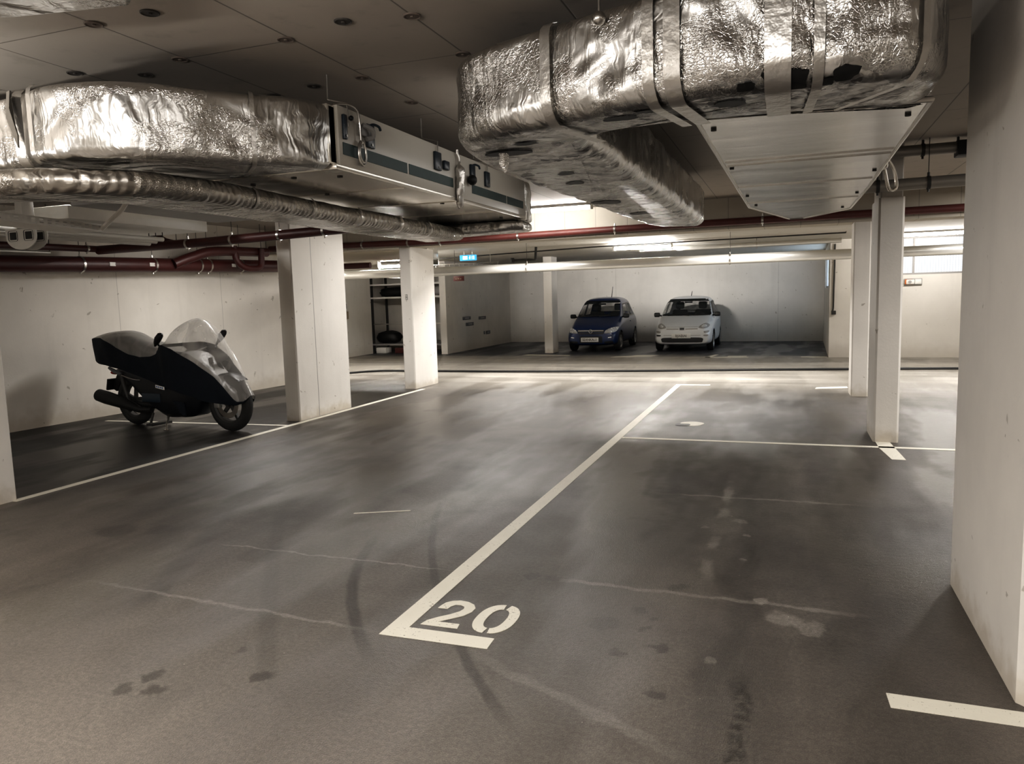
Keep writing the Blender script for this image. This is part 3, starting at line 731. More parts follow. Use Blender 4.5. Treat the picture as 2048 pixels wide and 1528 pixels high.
m.tube(catmull([(U1-0.05, 4.15, 2.832), (U1+0.02, 4.22, 2.835), (U1+0.03, 4.30, 2.81), (U1+0.03, 4.325, 2.74), (U1+0.03, 4.33, 2.66), (U1+0.03, 4.33, 2.60)], 6), 0.007, 8)
m.tube(catmull([(U1+0.03, 4.34+0.045*math.cos(a), 2.56+0.075*math.sin(a)) for a in [PI/2-2*PI*k/14 for k in range(14)]], 3, True), 0.008, 8, closed=True)
m.tube(catmull([(U1+0.034, 4.34+0.036*math.cos(a), 2.565+0.062*math.sin(a)) for a in [PI/2-2*PI*k/14 for k in range(14)]], 3, True), 0.008, 8, closed=True)
local(m.build('coiled_hose', M['steel']), unit)
for y in (4.21, 5.50, 6.54):
    m = MB(); m.tube([(U1+0.015, y, 2.70), (U1+0.015, y, UZ1+0.02), (U1-0.12, y, UZ1+0.06), (U1-0.12, y, ZC)], 0.006, 8); local(m.build('hanger_rod', M['steel']), unit)
m = MB(); m.sphere((U1+0.03, 4.225, 2.755), 0.016); local(m.build('knob', M['black']), unit)
m = MB()   # hanging wrapped cable lump
m.tube(catmull([(U1+0.02, 5.86, 2.84), (U1+0.025, 5.88, 2.74), (U1+0.03, 5.88, 2.67), (U1+0.035, 5.87, 2.58), (U1+0.03, 5.865, 2.48), (U1+0.03, 5.86, 2.40), (U1+0.03, 5.85, 2.36)], 6),
       [0.012]*8+[0.018, 0.026, 0.034, 0.040, 0.042, 0.042, 0.040, 0.040, 0.038]+[0.036]*8+[0.032]*6+[0.028, 0.024, 0.02, 0.016, 0.013, 0.010], 10)
for v in m.b.verts: v.co += Vector((0.3, 1, 0.4))*mnoise.noise(v.co*22)*0.012
local(m.build('wrapped_cable', M['tape']), unit)
m = MB()
m.box(U0-0.03, U1+0.03, UY1, UY1+0.13, UZ0-0.03, UZ1+0.0, 0.03, 3)
bmesh.ops.subdivide_edges(m.b, edges=m.b.edges[:], cuts=3, use_grid_fill=True)
for v in m.b.verts: v.co += Vector((mnoise.noise(v.co*9), mnoise.noise(v.co*9+Vector((5, 0, 0))), mnoise.noise(v.co*9+Vector((0, 7, 0)))))*0.02
local(m.build('foil_collar', M['foil']), unit)
m = MB(); m.box(U0+0.1, U1-0.02, UY0-0.075, UY0, UZ0+0.03, UZ1-0.01, 0.01); m.box(U1-0.055, U1-0.02, UY0-0.085, UY0, UZ0+0.03, UZ1-0.01, 0.004); local(m.build('duct_flange', M['tray']), unit)

# ------------------------------------------------------------------ ducts
def duct(name, label, outline_parts, z0, z1, rb, rt, mat, bands=(), seed=0.0, jit=0.012, bandw=0.09, inward=0.45):
    root = empty(name, (outline_parts[0][0], outline_parts[0][1], z0), 0, label, 'duct')
    bpy.context.view_layer.update()
    m = MB(); pl = duct_prism(m, outline_parts, z0, z1, rb, rt, jit, seed=seed)
    local(m.build('duct_skin', mat, angle=60), root)
    for (px_, py_), nrm, w in bands:
        m = MB(); duct_band(m, (px_, py_), nrm, z0, z1, rb, w, inward, 0.016, rt=rt)
        local(m.build('tape_band', M['tape'], angle=60), root)
    return root
near = catmull([(-2.62, 4.05), (-2.66, 3.86), (-2.89, 3.61), (-3.12, 3.31), (-3.41, 3.10), (-3.72, 3.04), (-3.94, 3.09), (-4.3, 3.14), (-5.6, 3.22)], 5)
near = [(p.x, p.y) for p in [Vector((q[0], q[1], 0)) if len(q) < 3 else q for q in near]] if near and len(near[0]) > 1 else near
ol = near+[(-5.6, 3.95), (-4.3, 3.95), (-3.95, 4.05)]
d1 = duct('foil_duct', 'crinkled silver foil duct elbow leading into the cream air unit', ol, 2.42, 2.81, 0.055, 0.05, M['foil'],
     bands=[((-2.86, 3.645), (0.72, -0.69), 0.025), ((-3.95, 3.085), (0.18, -0.98), 0.06), ((-3.80, 3.037), (0.05, -1), 0.03)], seed=1.0, inward=0.4)
m = MB(); m.slab([(-3.99, 3.06, 2.80), (-3.945, 3.045, 2.80), (-3.93, 3.02, 2.70), (-3.90, 3.03, 2.56), (-3.93, 3.05, 2.50), (-3.985, 3.04, 2.66)], (0.004, -0.012, 0))
local(m.build('loose_flap', M['pipedark']), d1)

near = catmull([(-3.27, 7.55), (-3.25, 5.5), (-3.21, 3.9), (-3.25, 3.55), (-3.36, 3.25), (-3.57, 3.03), (-3.85, 2.90), (-4.25, 2.86), (-5.4, 2.9)], 5)
ol = [(p[0], p[1]) for p in near]+[(-5.4, 3.22), (-4.3, 3.18), (-3.98, 3.28), (-3.78, 3.55), (-3.74, 4.2), (-3.76, 7.55)]
d2 = duct('flat_oval_duct', 'flat ribbed foil duct running below the cream air unit', ol, 2.235, 2.37, 0.066, 0.066, M['foil_spiral'], seed=4.0, jit=0.010)
for yy in (3.9, 7.9):
    m = MB(); m.cyl((-3.95 if yy > 5 else -4.6, yy if yy > 5 else 3.0, 2.40), (-3.95 if yy > 5 else -4.6, yy if yy > 5 else 3.0, ZC), 0.006, 6); local(m.build('hanger_rod', M['iron']), d2)
for yy in (4.1, 4.75, 5.4, 6.1, 6.7):
    m = MB(); duct_band(m, (-3.215-0.012*(yy-3.8), yy), (1, 0), 2.235, 2.37, 0.066, 0.025, 0.35, 0.012, rt=0.066); local(m.build('seam_ring', M['tape'], angle=60), d2)
# cross piece at the far end of the unit
m = MB(); duct_prism(m, [(-4.0, 7.5), (-2.62, 7.56), (-2.58, 7.78), (-4.0, 7.95)], 2.30, 2.42, 0.05, 0.05, 0.03, seed=9); local(m.build('crushed_end', M['foil'], angle=60), d2)

# right hand duct
near = catmull([(0.60, 4.0), (0.595, 3.62), (0.53, 3.40), (0.32, 3.28), (-0.04, 3.25), (-0.53, 3.29), (-1.03, 3.46), (-1.36, 3.57), (-1.60, 3.74), (-1.745, 4.02), (-1.79, 4.45), (-1.79, 5.5), (-1.70, 7.6), (-1.62, 9.3)], 6)
ol = [(p[0], p[1]) for p in near]+[(-1.5, 9.55), (-1.05, 9.75), (-0.97, 9.6), (-0.98, 7.0), (-1.0, 4.5)]+[(p[0], p[1]) for p in catmull([(-1.01, 4.25), (-0.98, 4.02), (-0.86, 3.90), (-0.66, 3.83), (-0.42, 3.80)], 4)]
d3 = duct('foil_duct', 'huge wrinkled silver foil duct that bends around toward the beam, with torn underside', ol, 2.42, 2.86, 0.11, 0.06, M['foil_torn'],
     bands=[((-1.06, 3.465), (-0.29, -0.96), 0.055), ((-0.56, 3.29), (-0.2, -0.98), 0.05), ((-0.46, 3.275), (-0.15, -0.98), 0.07), ((-0.05, 3.25), (0.0, -1), 0.10), ((0.10, 3.25), (0.06, -1), 0.04), ((0.47, 3.35), (0.55, -0.8), 0.03)], seed=2.0, jit=0.016, inward=0.5)
for yy in (5.4, 6.4, 7.6, 8.6):
    m = MB(); duct_band(m, (-0.985, yy), (1, 0), 2.42, 2.86, 0.11, 0.015, 0.3, 0.016, rt=0.06); local(m.build('seam_ring', M['tape'], angle=60), d3)
bpy.context.view_layer.update()
_sk = [c for c in d3.children if c.name.startswith('duct_skin')][0]
_dg = bpy.context.evaluated_depsgraph_get(); _bm = bmesh.new(); _bm.from_mesh(_sk.data); DB = BVHTree.FromBMesh(_bm); _bm.free()
random.seed(11)
for x, y, z, a, b, sq in ((-0.244, 3.47, 2.41, 0.075, 0.055, 0), (-0.17, 3.30, 2.43, 0.035, 0.03, 1), (-0.02, 3.29, 2.45, 0.085, 0.055, 1), (0.12, 3.32, 2.43, 0.04, 0.028, 1), (0.20, 3.29, 2.45, 0.05, 0.045, 0),
                        (-0.73, 3.52, 2.41, 0.08, 0.045, 0), (-0.60, 3.44, 2.42, 0.06, 0.03, 0), (-1.30, 3.86, 2.41, 0.07, 0.04, 0), (-1.38, 4.9, 2.41, 0.06, 0.06, 0), (-1.44, 5.35, 2.41, 0.06, 0.08, 0), (-1.5, 6.6, 2.41, 0.13, 0.12, 0), (-1.42, 7.7, 2.41, 0.10, 0.10, 0)):
    rr = []
    for t_ in (1.0, 0.6, 0.2):
        r_ = []
        for k in range(20):
            an = 2*PI*k/20; e = 0.45 if sq else 1.0
            cx_ = math.copysign(abs(math.cos(an))**e, math.cos(an))*a*t_; cy_p = math.copysign(abs(math.sin(an))**e, math.sin(an))*b*t_
            w_ = 1+0.35*mnoise.noise(Vector((math.cos(an)*1.6+x*9, math.sin(an)*1.6+y*7, 0)))
            l_, n_, i_, d_ = DB.find_nearest(Vector((x+cx_*w_, y+cy_p*w_, z))); r_.append(l_+n_*0.005)
        rr.append(r_)
    m = MB(); vs = m.grid(rr, close_u=True); m.b.faces.new(vs[-1]); local(m.build('torn_patch', M['black']), d3)
for x, y, s in ((-1.5, 4.05, 1.0),):
    m = MB(); m.tube([(x, y, 2.43), (x+0.005, y, 2.40), (x, y+0.005, 2.36), (x+0.01, y, 2.31)], [0.035, 0.030, 0.018, 0.006], 9)
    for v in m.b.verts: v.co += Vector((1, 1, 0))*mnoise.noise(v.co*40)*0.012
    local(m.build('hanging_scrap', M['foil']), d3)
    m = MB(); m.prism([(x+0.03+0.14*math.cos(a), y+0.07*math.sin(a)) for a in [2*PI*k/18 for k in range(18)]], 2.412, 2.416); local(m.build('dark_patch', M['black'], smooth=False), d3)
for x, y in ((-0.78, 3.36), (0.36, 3.26)):
    m = MB(); m.cyl((x, y-0.02, 2.80), (x, y-0.02, ZC), 0.005, 8); m.sphere((x, y-0.025, 2.80), 0.03)
    local(m.build('hanger_rod', M['steel']), d3)
# bundle of foil at the top left corner
m = MB(); duct_prism(m, [(-4.6, 1.6), (-3.5, 2.35), (-3.12, 2.48), (-2.6, 2.58), (-2.2, 2.2), (-4.2, 1.2)], 2.87, 3.015, 0.03, 0.03, 0.01, seed=7)
m.build('foil_duct', M['foil'], None, angle=60, label='corner of a pale foil wrapped duct at the top left', cat='duct')

# ------------------------------------------------------------------ air handling unit, right (galvanised underside)
unit2 = empty('air_handling_unit', (0.08, 6.0, 2.43), 0, 'galvanised metal air unit with tapered end, hanging behind the torn foil duct', 'air unit')
bpy.context.view_layer.update()
pl = [(-0.42, 3.74), (0.58, 3.86), (0.60, 6.9), (0.585, 8.6), (0.16, 9.45), (0.0, 9.45), (-0.37, 7.9), (-0.40, 5.5)]
m = MB(); m.prism([(-0.40, 3.9), (0.56, 3.95), (0.57, 6.9), (0.555, 8.5), (0.15, 9.3), (0.0, 9.3), (-0.34, 7.85), (-0.38, 5.5)], 2.45, 2.86); local(m.build('casing', M['sheet'], smooth=False), unit2)
m = MB(); m.prism(pl, 2.425, 2.452)
local(m.build('bottom_panel', M['sheet'], smooth=False), unit2)
for y in (5.05, 5.2, 6.3, 7.5):
    m = MB(); m.box(-0.385, 0.575, y, y+0.018, 2.417, 2.426); local(m.build('cross_rib', M['sheet'], smooth=False), unit2)
m = MB(); e3 = [(x, y, 2.43) for x, y in pl]
m.tube(e3+[e3[0]], 0.014, 8); local(m.build('edge_lip', M['steel']), unit2)
for x, y in ((-0.36, 5.3), (-0.34, 6.9), (0.55, 5.9), (0.54, 7.2), (-0.3, 7.7), (0.5, 8.4), (0.52, 4.1), (-0.36, 4.0)):
    m = MB(); m.cyl((x, y, 2.426), (x, y, 2.414), 0.014, 10); local(m.build('bolt', M['iron']), unit2)
m = MB(); m.tube(catmull([(0.60, 6.1, 2.9), (0.64, 6.2, 2.62), (0.66, 6.25, 2.5), (0.64, 6.2, 2.47), (0.63, 6.15, 2.5)], 5), 0.012, 8)
m.tube(catmull([(0.62, 6.3, 2.62), (0.72, 6.4, 2.50), (0.75, 6.42, 2.36), (0.70, 6.4, 2.34), (0.66, 6.35, 2.48)], 5), 0.012, 8); local(m.build('strap', M['tray']), unit2)

# ------------------------------------------------------------------ pipes
def pipe(label, pts, r, mat, clamps=(), name='pipe', cat='pipe', n=16, smooth_path=0, rods=True, labels=()):
    P = [Vector(p) for p in pts]
    root = empty(name, P[0], 0, label, cat); bpy.context.view_layer.update()
    pp = catmull(P, smooth_path) if smooth_path else P
    m = MB(); m.tube(pp, r, n); local(m.build('run', mat), root)
    for t in clamps:
        i = int(t); i = min(i, len(P)-2); a = P[i].lerp(P[i+1], t-i); d = (P[i+1]-P[i]).normalized()
        m = MB()
        m.cyl(a-d*0.016, a+d*0.016, r+0.006, 20)
        m.cyl(a+Vector((0, 0, -r-0.004)), a+Vector((0, 0, -r-0.03)), 0.010, 8); m.cyl(a+Vector((0, 0, r)), a+Vector((0, 0, r+0.04)), 0.012, 8)
        c = local(m.build('clamp', M['iron'] if mat == M['pipedark'] else M['steel']), root)
        if rods:
            m = MB(); m.cyl(a+Vector((0, 0, r)), a+Vector((0, 0, (ZC if a.y < 12.2 else ZR)-a.z)), 0.004, 6); o = m.build('hanger_rod', M['iron']); local(o, root)
    if not clamps:
        a = P[-1]; m = MB(); m.cyl(a, (a.x, a.y, ZC if a.y < 12.2 else ZR), 0.005, 6); local(m.build('hanger_rod', M['iron']), root)
    for t in labels:
        i = int(t); a = P[i].lerp(P[i+1], t-i)
        m = MB(); m.box(a.x+r-0.004, a.x+r+0.003, a.y-0.05, a.y+0.05, a.z-0.025, a.z+0.03); local(m.build('sticker', M['white'], smooth=False), root)
    return root
pipe('thick dark red drain pipe running along the left wall above the scooter', [(-9.62, 1.0, 2.19), (-9.52, 6.9, 2.235), (-9.13, 12.2, 2.33)], 0.11, M['red'],
     clamps=(0.985, 1.22, 1.45, 1.62, 1.66, 1.80), labels=(1.3, 1.43, 1.75))
pipe('thinner dark red pipe above the thick drain pipe along the left wall', [(-9.35, 2.0, 2.40), (-9.28, 8.25, 2.47)], 0.045, M['red'], clamps=(0.6, 0.75, 0.97))
pipe('dark red pipe crossing in front of the wide pillar top', [(-9.28, 8.25, 2.455), (-7.4, 8.28, 2.47), (-4.9, 8.32, 2.54)], 0.062, M['red'], clamps=(0.85, 1.18, 1.48, 1.75))
pipe('dark red branch pipe slanting down to the crossing pipe', [(-8.6, 8.3, 2.80), (-8.1, 8.3, 2.52), (-7.9, 8.3, 2.47)], 0.05, M['red'])
m = pipe('dark red trap bend hanging beside the wide pillar', [(-8.95, 10.7, 2.62), (-8.92, 10.72, 2.38), (-8.88, 10.85, 2.27), (-8.85, 11.05, 2.25), (-8.82, 11.22, 2.30), (-8.82, 11.25, 2.60)], 0.055, M['red'], smooth_path=5)
pipe('dark red branch elbow above the thick drain pipe', [(-9.22, 9.6, 2.30), (-9.1, 9.9, 2.42), (-9.0, 10.3, 2.52), (-8.9, 11.5, 2.55)], 0.08, M['red'], smooth_path=5)
pipe('thin grey conduit just above the thick drain pipe', [(-9.42, 2.0, 2.36), (-9.30, 7.5, 2.39)], 0.018, M['pipe'])
pipe('thin red water pipe fixed along the concrete beam face', [(-9.3, 12.12, 2.66), (-5.6, 12.12, 2.62), (-2.1, 12.12, 2.655), (6.5, 12.12, 2.68)], 0.055, M['redlit'], clamps=(0.55, 0.8, 0.97, 1.38, 1.85, 2.2), rods=False)
pipe('pair of red pipe stubs between the two left pillars', [(-9.3, 13.2, 2.33), (-7.85, 13.35, 2.33)], 0.06, M['red'], clamps=(0.4,))
pipe('long grey pipe spanning the whole garage in front of the cars', [(-12.6, 15.0, 2.215), (-6.0, 15.0, 2.215), (6.7, 15.0, 2.215)], 0.092, M['pipe'], clamps=(0.3, 1.07, 1.39))
pipe('second grey pipe above the long grey pipe, near the rear slab', [(-3.1, 16.9, 2.56), (1.0, 16.9, 2.575)], 0.05, M['pipe'], clamps=(0.6,))
pipe('thin dark conduit along the rear slab', [(-8.2, 16.4, 2.56), (-4, 16.4, 2.66), (1.05, 16.4, 2.69)], 0.014, M['iron'])
pipe('dark pipe just under the ceiling behind the large right pillar', [(0.7, 8.5, 2.93), (5.0, 8.5, 2.93)], 0.055, M['pipedark'], clamps=(0.12, 0.19))
m = MB(); m.box(1.50, 1.75, 8.38, 8.60, 2.84, 2.98, 0.012); m.build('actuator_box', M['black'], None, label='black box on the dark pipe under the ceiling behind the large pillar', cat='box')
pipe('grey pipe crossing in front of the slim pillar top', [(0.55, 8.42, 2.60), (5.0, 8.42, 2.635)], 0.058, M['pipedark'], clamps=(0.06, 0.16), rods=True)
for z, dx in ((2.46, 0.0), (2.44, 0.11), (2.42, 0.22)):
    pipe({2.46: 'pale conduit farthest from the wall among three above the left bay', 2.44: 'pale conduit in the middle of three above the left bay', 2.42: 'pale conduit nearest the wall among three above the left bay'}[z],
         [(-7.55-dx, 3.6, z), (-7.45-dx, 7.6, z+0.01)], 0.028, M['white'])
# perforated cable tray
m = MB()
def slotted(m, p0, p1, h, ncell, th=0.004):
    p0 = Vector(p0); p1 = Vector(p1); d = (p1-p0)/ncell
    def quad(a, b, z0, z1):
        m.b.faces.new([m.b.verts.new(v) for v in (a+Vector((0, 0, z0)), b+Vector((0, 0, z0)), b+Vector((0, 0, z1)), a+Vector((0, 0, z1)))])
    for i in range(ncell):
        a = p0+d*i; b = p0+d*(i+1)
        zz = [0, h*0.22, h*0.40, h*0.6, h*0.78, h]
        for j in range(5):
            if j in (1, 3): quad(a, a+d*0.5, zz[j], zz[j+1])
            else: quad(a, b, zz[j], zz[j+1])
slotted(m, (-5.30, 3.3, 2.285), (-5.50, 4.95, 2.275), 0.06, 22)
slotted(m, (-5.62, 3.3, 2.285), (-5.82, 4.95, 2.275), 0.06, 22)
m.b.faces.new([m.b.verts.new(v) for v in ((-5.30, 3.3, 2.285), (-5.62, 3.3, 2.285), (-5.82, 4.95, 2.275), (-5.50, 4.95, 2.275))])
m.tube([(-5.5, 4.95, 2.30), (-5.1, 4.8, 2.42), (-5.0, 4.75, 2.46)], 0.02, 6)
bmesh.ops.remove_doubles(m.b, verts=m.b.verts[:], dist=0.0005)
m.build('cable_tray', M['white'], None, smooth=False, label='pale perforated cable tray below the foil ducts at the left edge', cat='cable tray')
# half round bracket
br = empty('pipe_bracket', (-7.19, 5.5, 2.3), 0, 'pale half round bracket hanging above the thick red pipe at the left edge', 'bracket'); bpy.context.view_layer.update()
for k, dy in enumerate((0, 0.12)):
    y_ = 5.5+dy
    m = MB(); m.slab([(-6.98, y_, 2.44), (-6.98, y_, 2.36)]+[(-7.19+0.21*math.cos(a), y_, 2.36+0.13*math.sin(a)) for a in [-PI*j/14 for j in range(1, 14)]]+[(-7.40, y_, 2.36), (-7.40, y_, 2.44)], (0, 0.012, 0))
    h_ = local(m.build('bracket_half', M['white'], smooth=False), br)
    for x0_, x1_, z0_ in ((-7.36, -7.235, 2.315), (-7.145, -7.02, 2.315)):
        m = MB(); m.box(x0_, x1_, y_-0.002, y_+0.014, z0_, 2.42, 0.02); local(m.build('opening', M['iron']), h_)
m = MB(); m.box(-7.24, -7.14, 5.5, 5.63, 2.43, ZC, 0.005); local(m.build('stem', M['white']), br)
# pale flat duct boards behind the ducts
m = MB(); m.box(-5.9, -4.7, 5.0, 6.8, 2.52, 2.66, 0.01); m.build('flat_duct', M['grey'], None, label='pale flat metal duct above the cable tray behind the foil ducts', cat='duct')
m = MB(); m.box(-8.9, -7.0, 5.9, 7.9, 2.56, 2.70, 0.01); m.build('flat_duct', M['white'], None, label='pale flat duct near the left wall above the red pipes', cat='duct')
# behind the two left pillars
m = MB(); m.box(-9.3, -6.9, 14.0, 14.5, 2.46, ZR-0.004, 0.01); m.build('flat_duct', M['tray'], None, label='bright flat metal duct between the two left pillars', cat='duct')
pipe('brown grey round duct between the two left pillars', [(-9.6, 14.6, 2.38), (-9.0, 14.7, 2.39), (-8.45, 14.75, 2.40)], 0.09, M['pipedark'])
pipe('pale bent conduit above the shelf recess', [(-10.6, 16.0, 2.42), (-9.6, 16.0, 2.40), (-9.3, 16.0, 2.30), (-9.0, 16.0, 2.20), (-8.3, 16.0, 2.17), (-7.2, 16.0, 2.2)], 0.04, M['white'], smooth_path=5)
# wire basket tray at the exit sign
m = MB()
for k in range(15):
    x = -7.9+0.12*k; m.cyl((x, 16.2, 2.28), (x, 16.2, 2.42), 0.005, 6); m.cyl((x, 16.2, 2.28), (x, 16.5, 2.28), 0.005, 6)
for z in (2.28, 2.35, 2.42): m.cyl((-7.95, 16.2, z), (-6.2, 16.2, z), 0.005, 6)
for x_ in (-7.7, -6.4): m.cyl((x_, 16.2, 2.42), (x_, 16.2, ZR-0.003), 0.005, 6)
m.build('wire_tray', M['steel'], None, label='wire mesh cable tray under the blue sign', cat='cable tray')
# valve piece near the distant pillar
m = MB(); m.tube([(-5.9, 16.3, 2.44), (-5.5, 16.3, 2.44), (-5.35, 16.3, 2.44), (-5.33, 16.3, ZR)], 0.03, 8); m.cyl((-5.9, 16.3, 2.40), (-5.9, 16.3, 2.50), 0.045, 10)
m.build('pipe_valve', M['iron'], None, label='small dark valve piece above the long grey pipe near the distant pillar', cat='valve')

# ------------------------------------------------------------------ signs and wall fittings
s = empty('exit_sign', (-6.87, 16.0, 2.47), 0, 'lit blue hanging sign with white pictograms near the wire tray', 'sign'); bpy.context.view_layer.update()
m = MB(); m.box(-7.07, -6.67, 16.0, 16.05, 2.475, 2.60, 0.006); local(m.build('sign_box', M['bluesign']), s)
m = MB(); m.box(-6.99, -6.88, 15.996, 16.0, 2.50, 2.575)
m.slab([(-6.83, 15.997, 2.50), (-6.81, 15.997, 2.50), (-6.80, 15.997, 2.54), (-6.83, 15.997, 2.56)], (0, 0.003, 0)); m.slab([(-6.84, 15.997, 2.525), (-6.80, 15.997, 2.54), (-6.80, 15.997, 2.55), (-6.84, 15.997, 2.54)], (0, 0.003, 0)); m.cyl((-6.815, 15.997, 2.572), (-6.815, 16.0, 2.572), 0.012, 10)
m.slab([(-6.77, 15.997, 2.50), (-6.76, 15.997, 2.50), (-6.755, 15.997, 2.575), (-6.77, 15.997, 2.575)], (0, 0.003, 0)); m.slab([(-6.735, 15.997, 2.50), (-6.71, 15.997, 2.50), (-6.71, 15.997, 2.575), (-6.735, 15.997, 2.575)], (0, 0.003, 0))
local(m.build('pictogram', M['whitesign'], smooth=False), s)
m = MB(); m.cyl((-6.97, 16.02, 2.6), (-6.97, 16.02, ZR), 0.006, 6); m.cyl((-6.77, 16.02, 2.6), (-6.77, 16.02, ZR), 0.006, 6); local(m.build('hanger_rod', M['steel']), s)
m = MB(); m.box(-7.24, -6.98, 15.98, 16.01, 2.02, 2.13, 0.004); s = m.build('red_sign', M['redsign'], None, label='small dark red sign below the long grey pipe by the partition', cat='sign')
q = MB(); q.box(-7.19, -7.15, 15.975, 15.98, 2.06, 2.075); q.box(-7.13, -7.10, 15.975, 15.98, 2.06, 2.085); q.box(-7.08, -7.04, 15.975, 15.98, 2.06, 2.075); q.build('lettering', M['cardboard'], s, smooth=False)
for y0, y1, z0, z1, lb in ((21.37, 21.98, 0.955, 1.055, 'dark wall plate upper left of the group on the partition'), (22.65, 23.25, 0.925, 1.025, 'dark wall plate upper right of the group on the partition'),
                       (21.6, 22.2, 0.765, 0.865, 'dark wall plate below the upper left one on the partition'), (23.25, 23.6, 0.42, 0.53, 'small dark socket plate low on the partition'), (23.05, 23.14, 0.43, 0.53, 'tiny dark socket plate beside the low one on the partition')):
    m = MB(); m.box(-9.425, -9.405, y0, y1, z0, z1, 0.004); o = m.build('wall_plate', M['darkgrey'], None, label=lb, cat='wall plate', kind='thing')
    q = MB(); q.box(-9.405, -9.40, y0+(y1-y0)*0.25, y0+(y1-y0)*0.75, z0+0.03, z1-0.03); q.build('insert', M['grey'], o, smooth=False)
m = MB(); m.box(-12.056, -12.02, 18.75, 19.05, 1.36, 1.60, 0.006); o = m.build('switch_box', M['white'], None, label='pale switch box with dark frame on the plain wall left of the shelf', cat='switch')
q = MB(); q.box(-12.02, -12.012, 18.82, 18.98, 1.42, 1.56); q.build('switch_plate', M['grey'], o, smooth=False)
m = MB(); m.box(-12.056, -12.035, 18.75, 19.1, 1.12, 1.34, 0.004); m.build('wall_notice', M['cardboard'], None, label='faded notice sheet below the switch box', cat='notice', kind='thing')
bx = empty('alarm_box', (2.6, 19.1, 1.64), 0, 'small grey alarm box with orange rim and knob under the wired window', 'alarm'); bpy.context.view_layer.update()
m = MB(); m.box(2.44, 2.80, 19.07, 19.125, 1.63, 1.775, 0.01); local(m.build('back_plate', M['grey']), bx)
m = MB(); m.box(2.655, 2.785, 19.05, 19.07, 1.65, 1.755, 0.008); local(m.build('face_plate', M['white']), bx)
m = MB(); m.box(2.45, 2.62, 19.045, 19.07, 1.645, 1.76, 0.02); local(m.build('orange_cover', M['orange']), bx)
m = MB(); m.box(2.475, 2.645, 19.035, 19.06, 1.65, 1.755, 0.02); k = local(m.build('front_shell', M['white']), bx)
m = MB(); m.cyl((2.55, 19.035, 1.70), (2.55, 19.02, 1.70), 0.035, 16); local(m.build('knob', M['grey']), bx)
m = MB(); m.tube(catmull([(0.995, 19.09, 2.62), (0.995, 19.085, 2.1), (0.985, 19.085, 1.6), (0.98, 19.085, 1.15), (0.96, 19.085, 1.06)], 5), 0.018, 8); o = m.build('hanging_cord', M['iron'], None, label='dark cord hanging down the wall corner right of the alcove', cat='cord')
q = MB(); q.box(0.94, 1.04, 19.05, 19.11, 1.0, 1.09, 0.008); q.build('end_switch', M['iron'], o)

# ------------------------------------------------------------------ shelf unit in the recess
sh = empty('shelf_unit', (-11.0, 21.0, 0), 0, 'dark metal shelf unit filling the recess behind the pillar', 'shelf'); bpy.context.view_layer.update()
for x in (-12.15, -10.55, -9.68):
    for y in (20.65, 21.55):
        m = MB(); m.box(x-0.03, x+0.03, y-0.03, y+0.03, 0, 2.4); local(m.build('upright', M['iron'], smooth=False), sh)
for z in (0.24, 1.68, 2.08):
    m = MB(); m.box(-12.18, -9.66, 20.6, 21.6, z, z+0.05); local(m.build('shelf_board', M['white'] if z > 1 else M['grey'], smooth=False), sh)
m = MB(); m.box(-12.18, -9.66, 20.64, 20.68, 0.88, 0.91); local(m.build('cross_bar', M['steel'], smooth=False), sh)
def lump(name, c, s, mat, label, cat, amp=0.25, seed=0):
    m = MB(); m.sphere((0, 0, 0), 1.0, (1, 1, 1), 20)
    for v in m.b.verts:
        d = v.co.copy(); k = 1+amp*mnoise.noise(d*1.7+Vector((seed, 0, 0)))
        e = max(abs(d.x), abs(d.y), abs(d.z)); d = d.lerp(d/e*0.85, 0.45)*k
        v.co = Vector((c[0]+d.x*s[0], c[1]+d.y*s[1], max(c[2]-s[2]*0.8, c[2]+d.z*s[2])))
    return m.build(name, mat, None, angle=80, label=label, cat=cat)
lump('black_bag', (-11.35, 21.05, 1.87), (0.75, 0.35, 0.17), M['black'], 'black bag lying on the middle shelf of the recess', 'bag', seed=1)
m = MB(); m.slab([(-11.0, 20.72, 1.98), (-10.72, 20.72, 2.03), (-10.80, 20.72, 1.86)], (0, 0.02, 0)); m.build('paper_sheet', M['white'], None, smooth=False, label='bent pale paper sheet on the black bag', cat='paper')
lump('black_bag', (-11.75, 20.95, 0.47), (0.40, 0.3, 0.21), M['black'], 'black bag on the lowest shelf of the recess', 'bag', seed=4)
lump('storage_box', (-9.95, 21.0, 1.88), (0.2, 0.3, 0.17), M['grey'], 'grey bin on the middle shelf at the right end of the recess', 'bin', amp=0.05)
m = MB(); m.box(-12.0, -11.65, 20.5, 20.85, 0.0, 0.18, 0.02); m.build('white_box', M['white'], None, label='small white box on the floor under the shelf', cat='box')
m = MB(); m.box(-11.4, -10.7, 20.6, 21.0, 0.0, 0.16, 0.01); m.build('red_crate', M['redsign'], None, label='dark red crate on the floor under the shelf', cat='crate')
m = MB(); m.cyl((-11.35, 21.7, 0.3), (-11.40, 21.7, 1.3), 0.035, 8); m.sphere((-11.38, 21.68, 1.28), 0.06); m.build('tool_pole', M['black'], None, label='black pole leaning at the back of the recess', cat='pole')
m = MB()
m.sphere((-11.1, 22.0, 1.12), 0.13, (1.2, 0.6, 0.8)); m.tube(catmull([(-11.1, 21.95, 1.1), (-11.0, 21.9, 0.7), (-11.05, 21.9, 0.32)], 4), 0.014, 6); m.tube(catmull([(-11.0, 21.95, 1.12), (-10.85, 21.9, 1.05), (-10.82, 21.9, 0.32)], 4), 0.014, 6)
m.build('cable_tool', M['black'], None, label='dark tool with dangling cables at the back of the recess', cat='tool')
m = MB(); m.box(-11.6, -9.75, 22.1, 22.18, 0.3, 1.25); m.build('white_board', M['white'], None, smooth=False, label='pale board leaning on the recess back wall', cat='board')

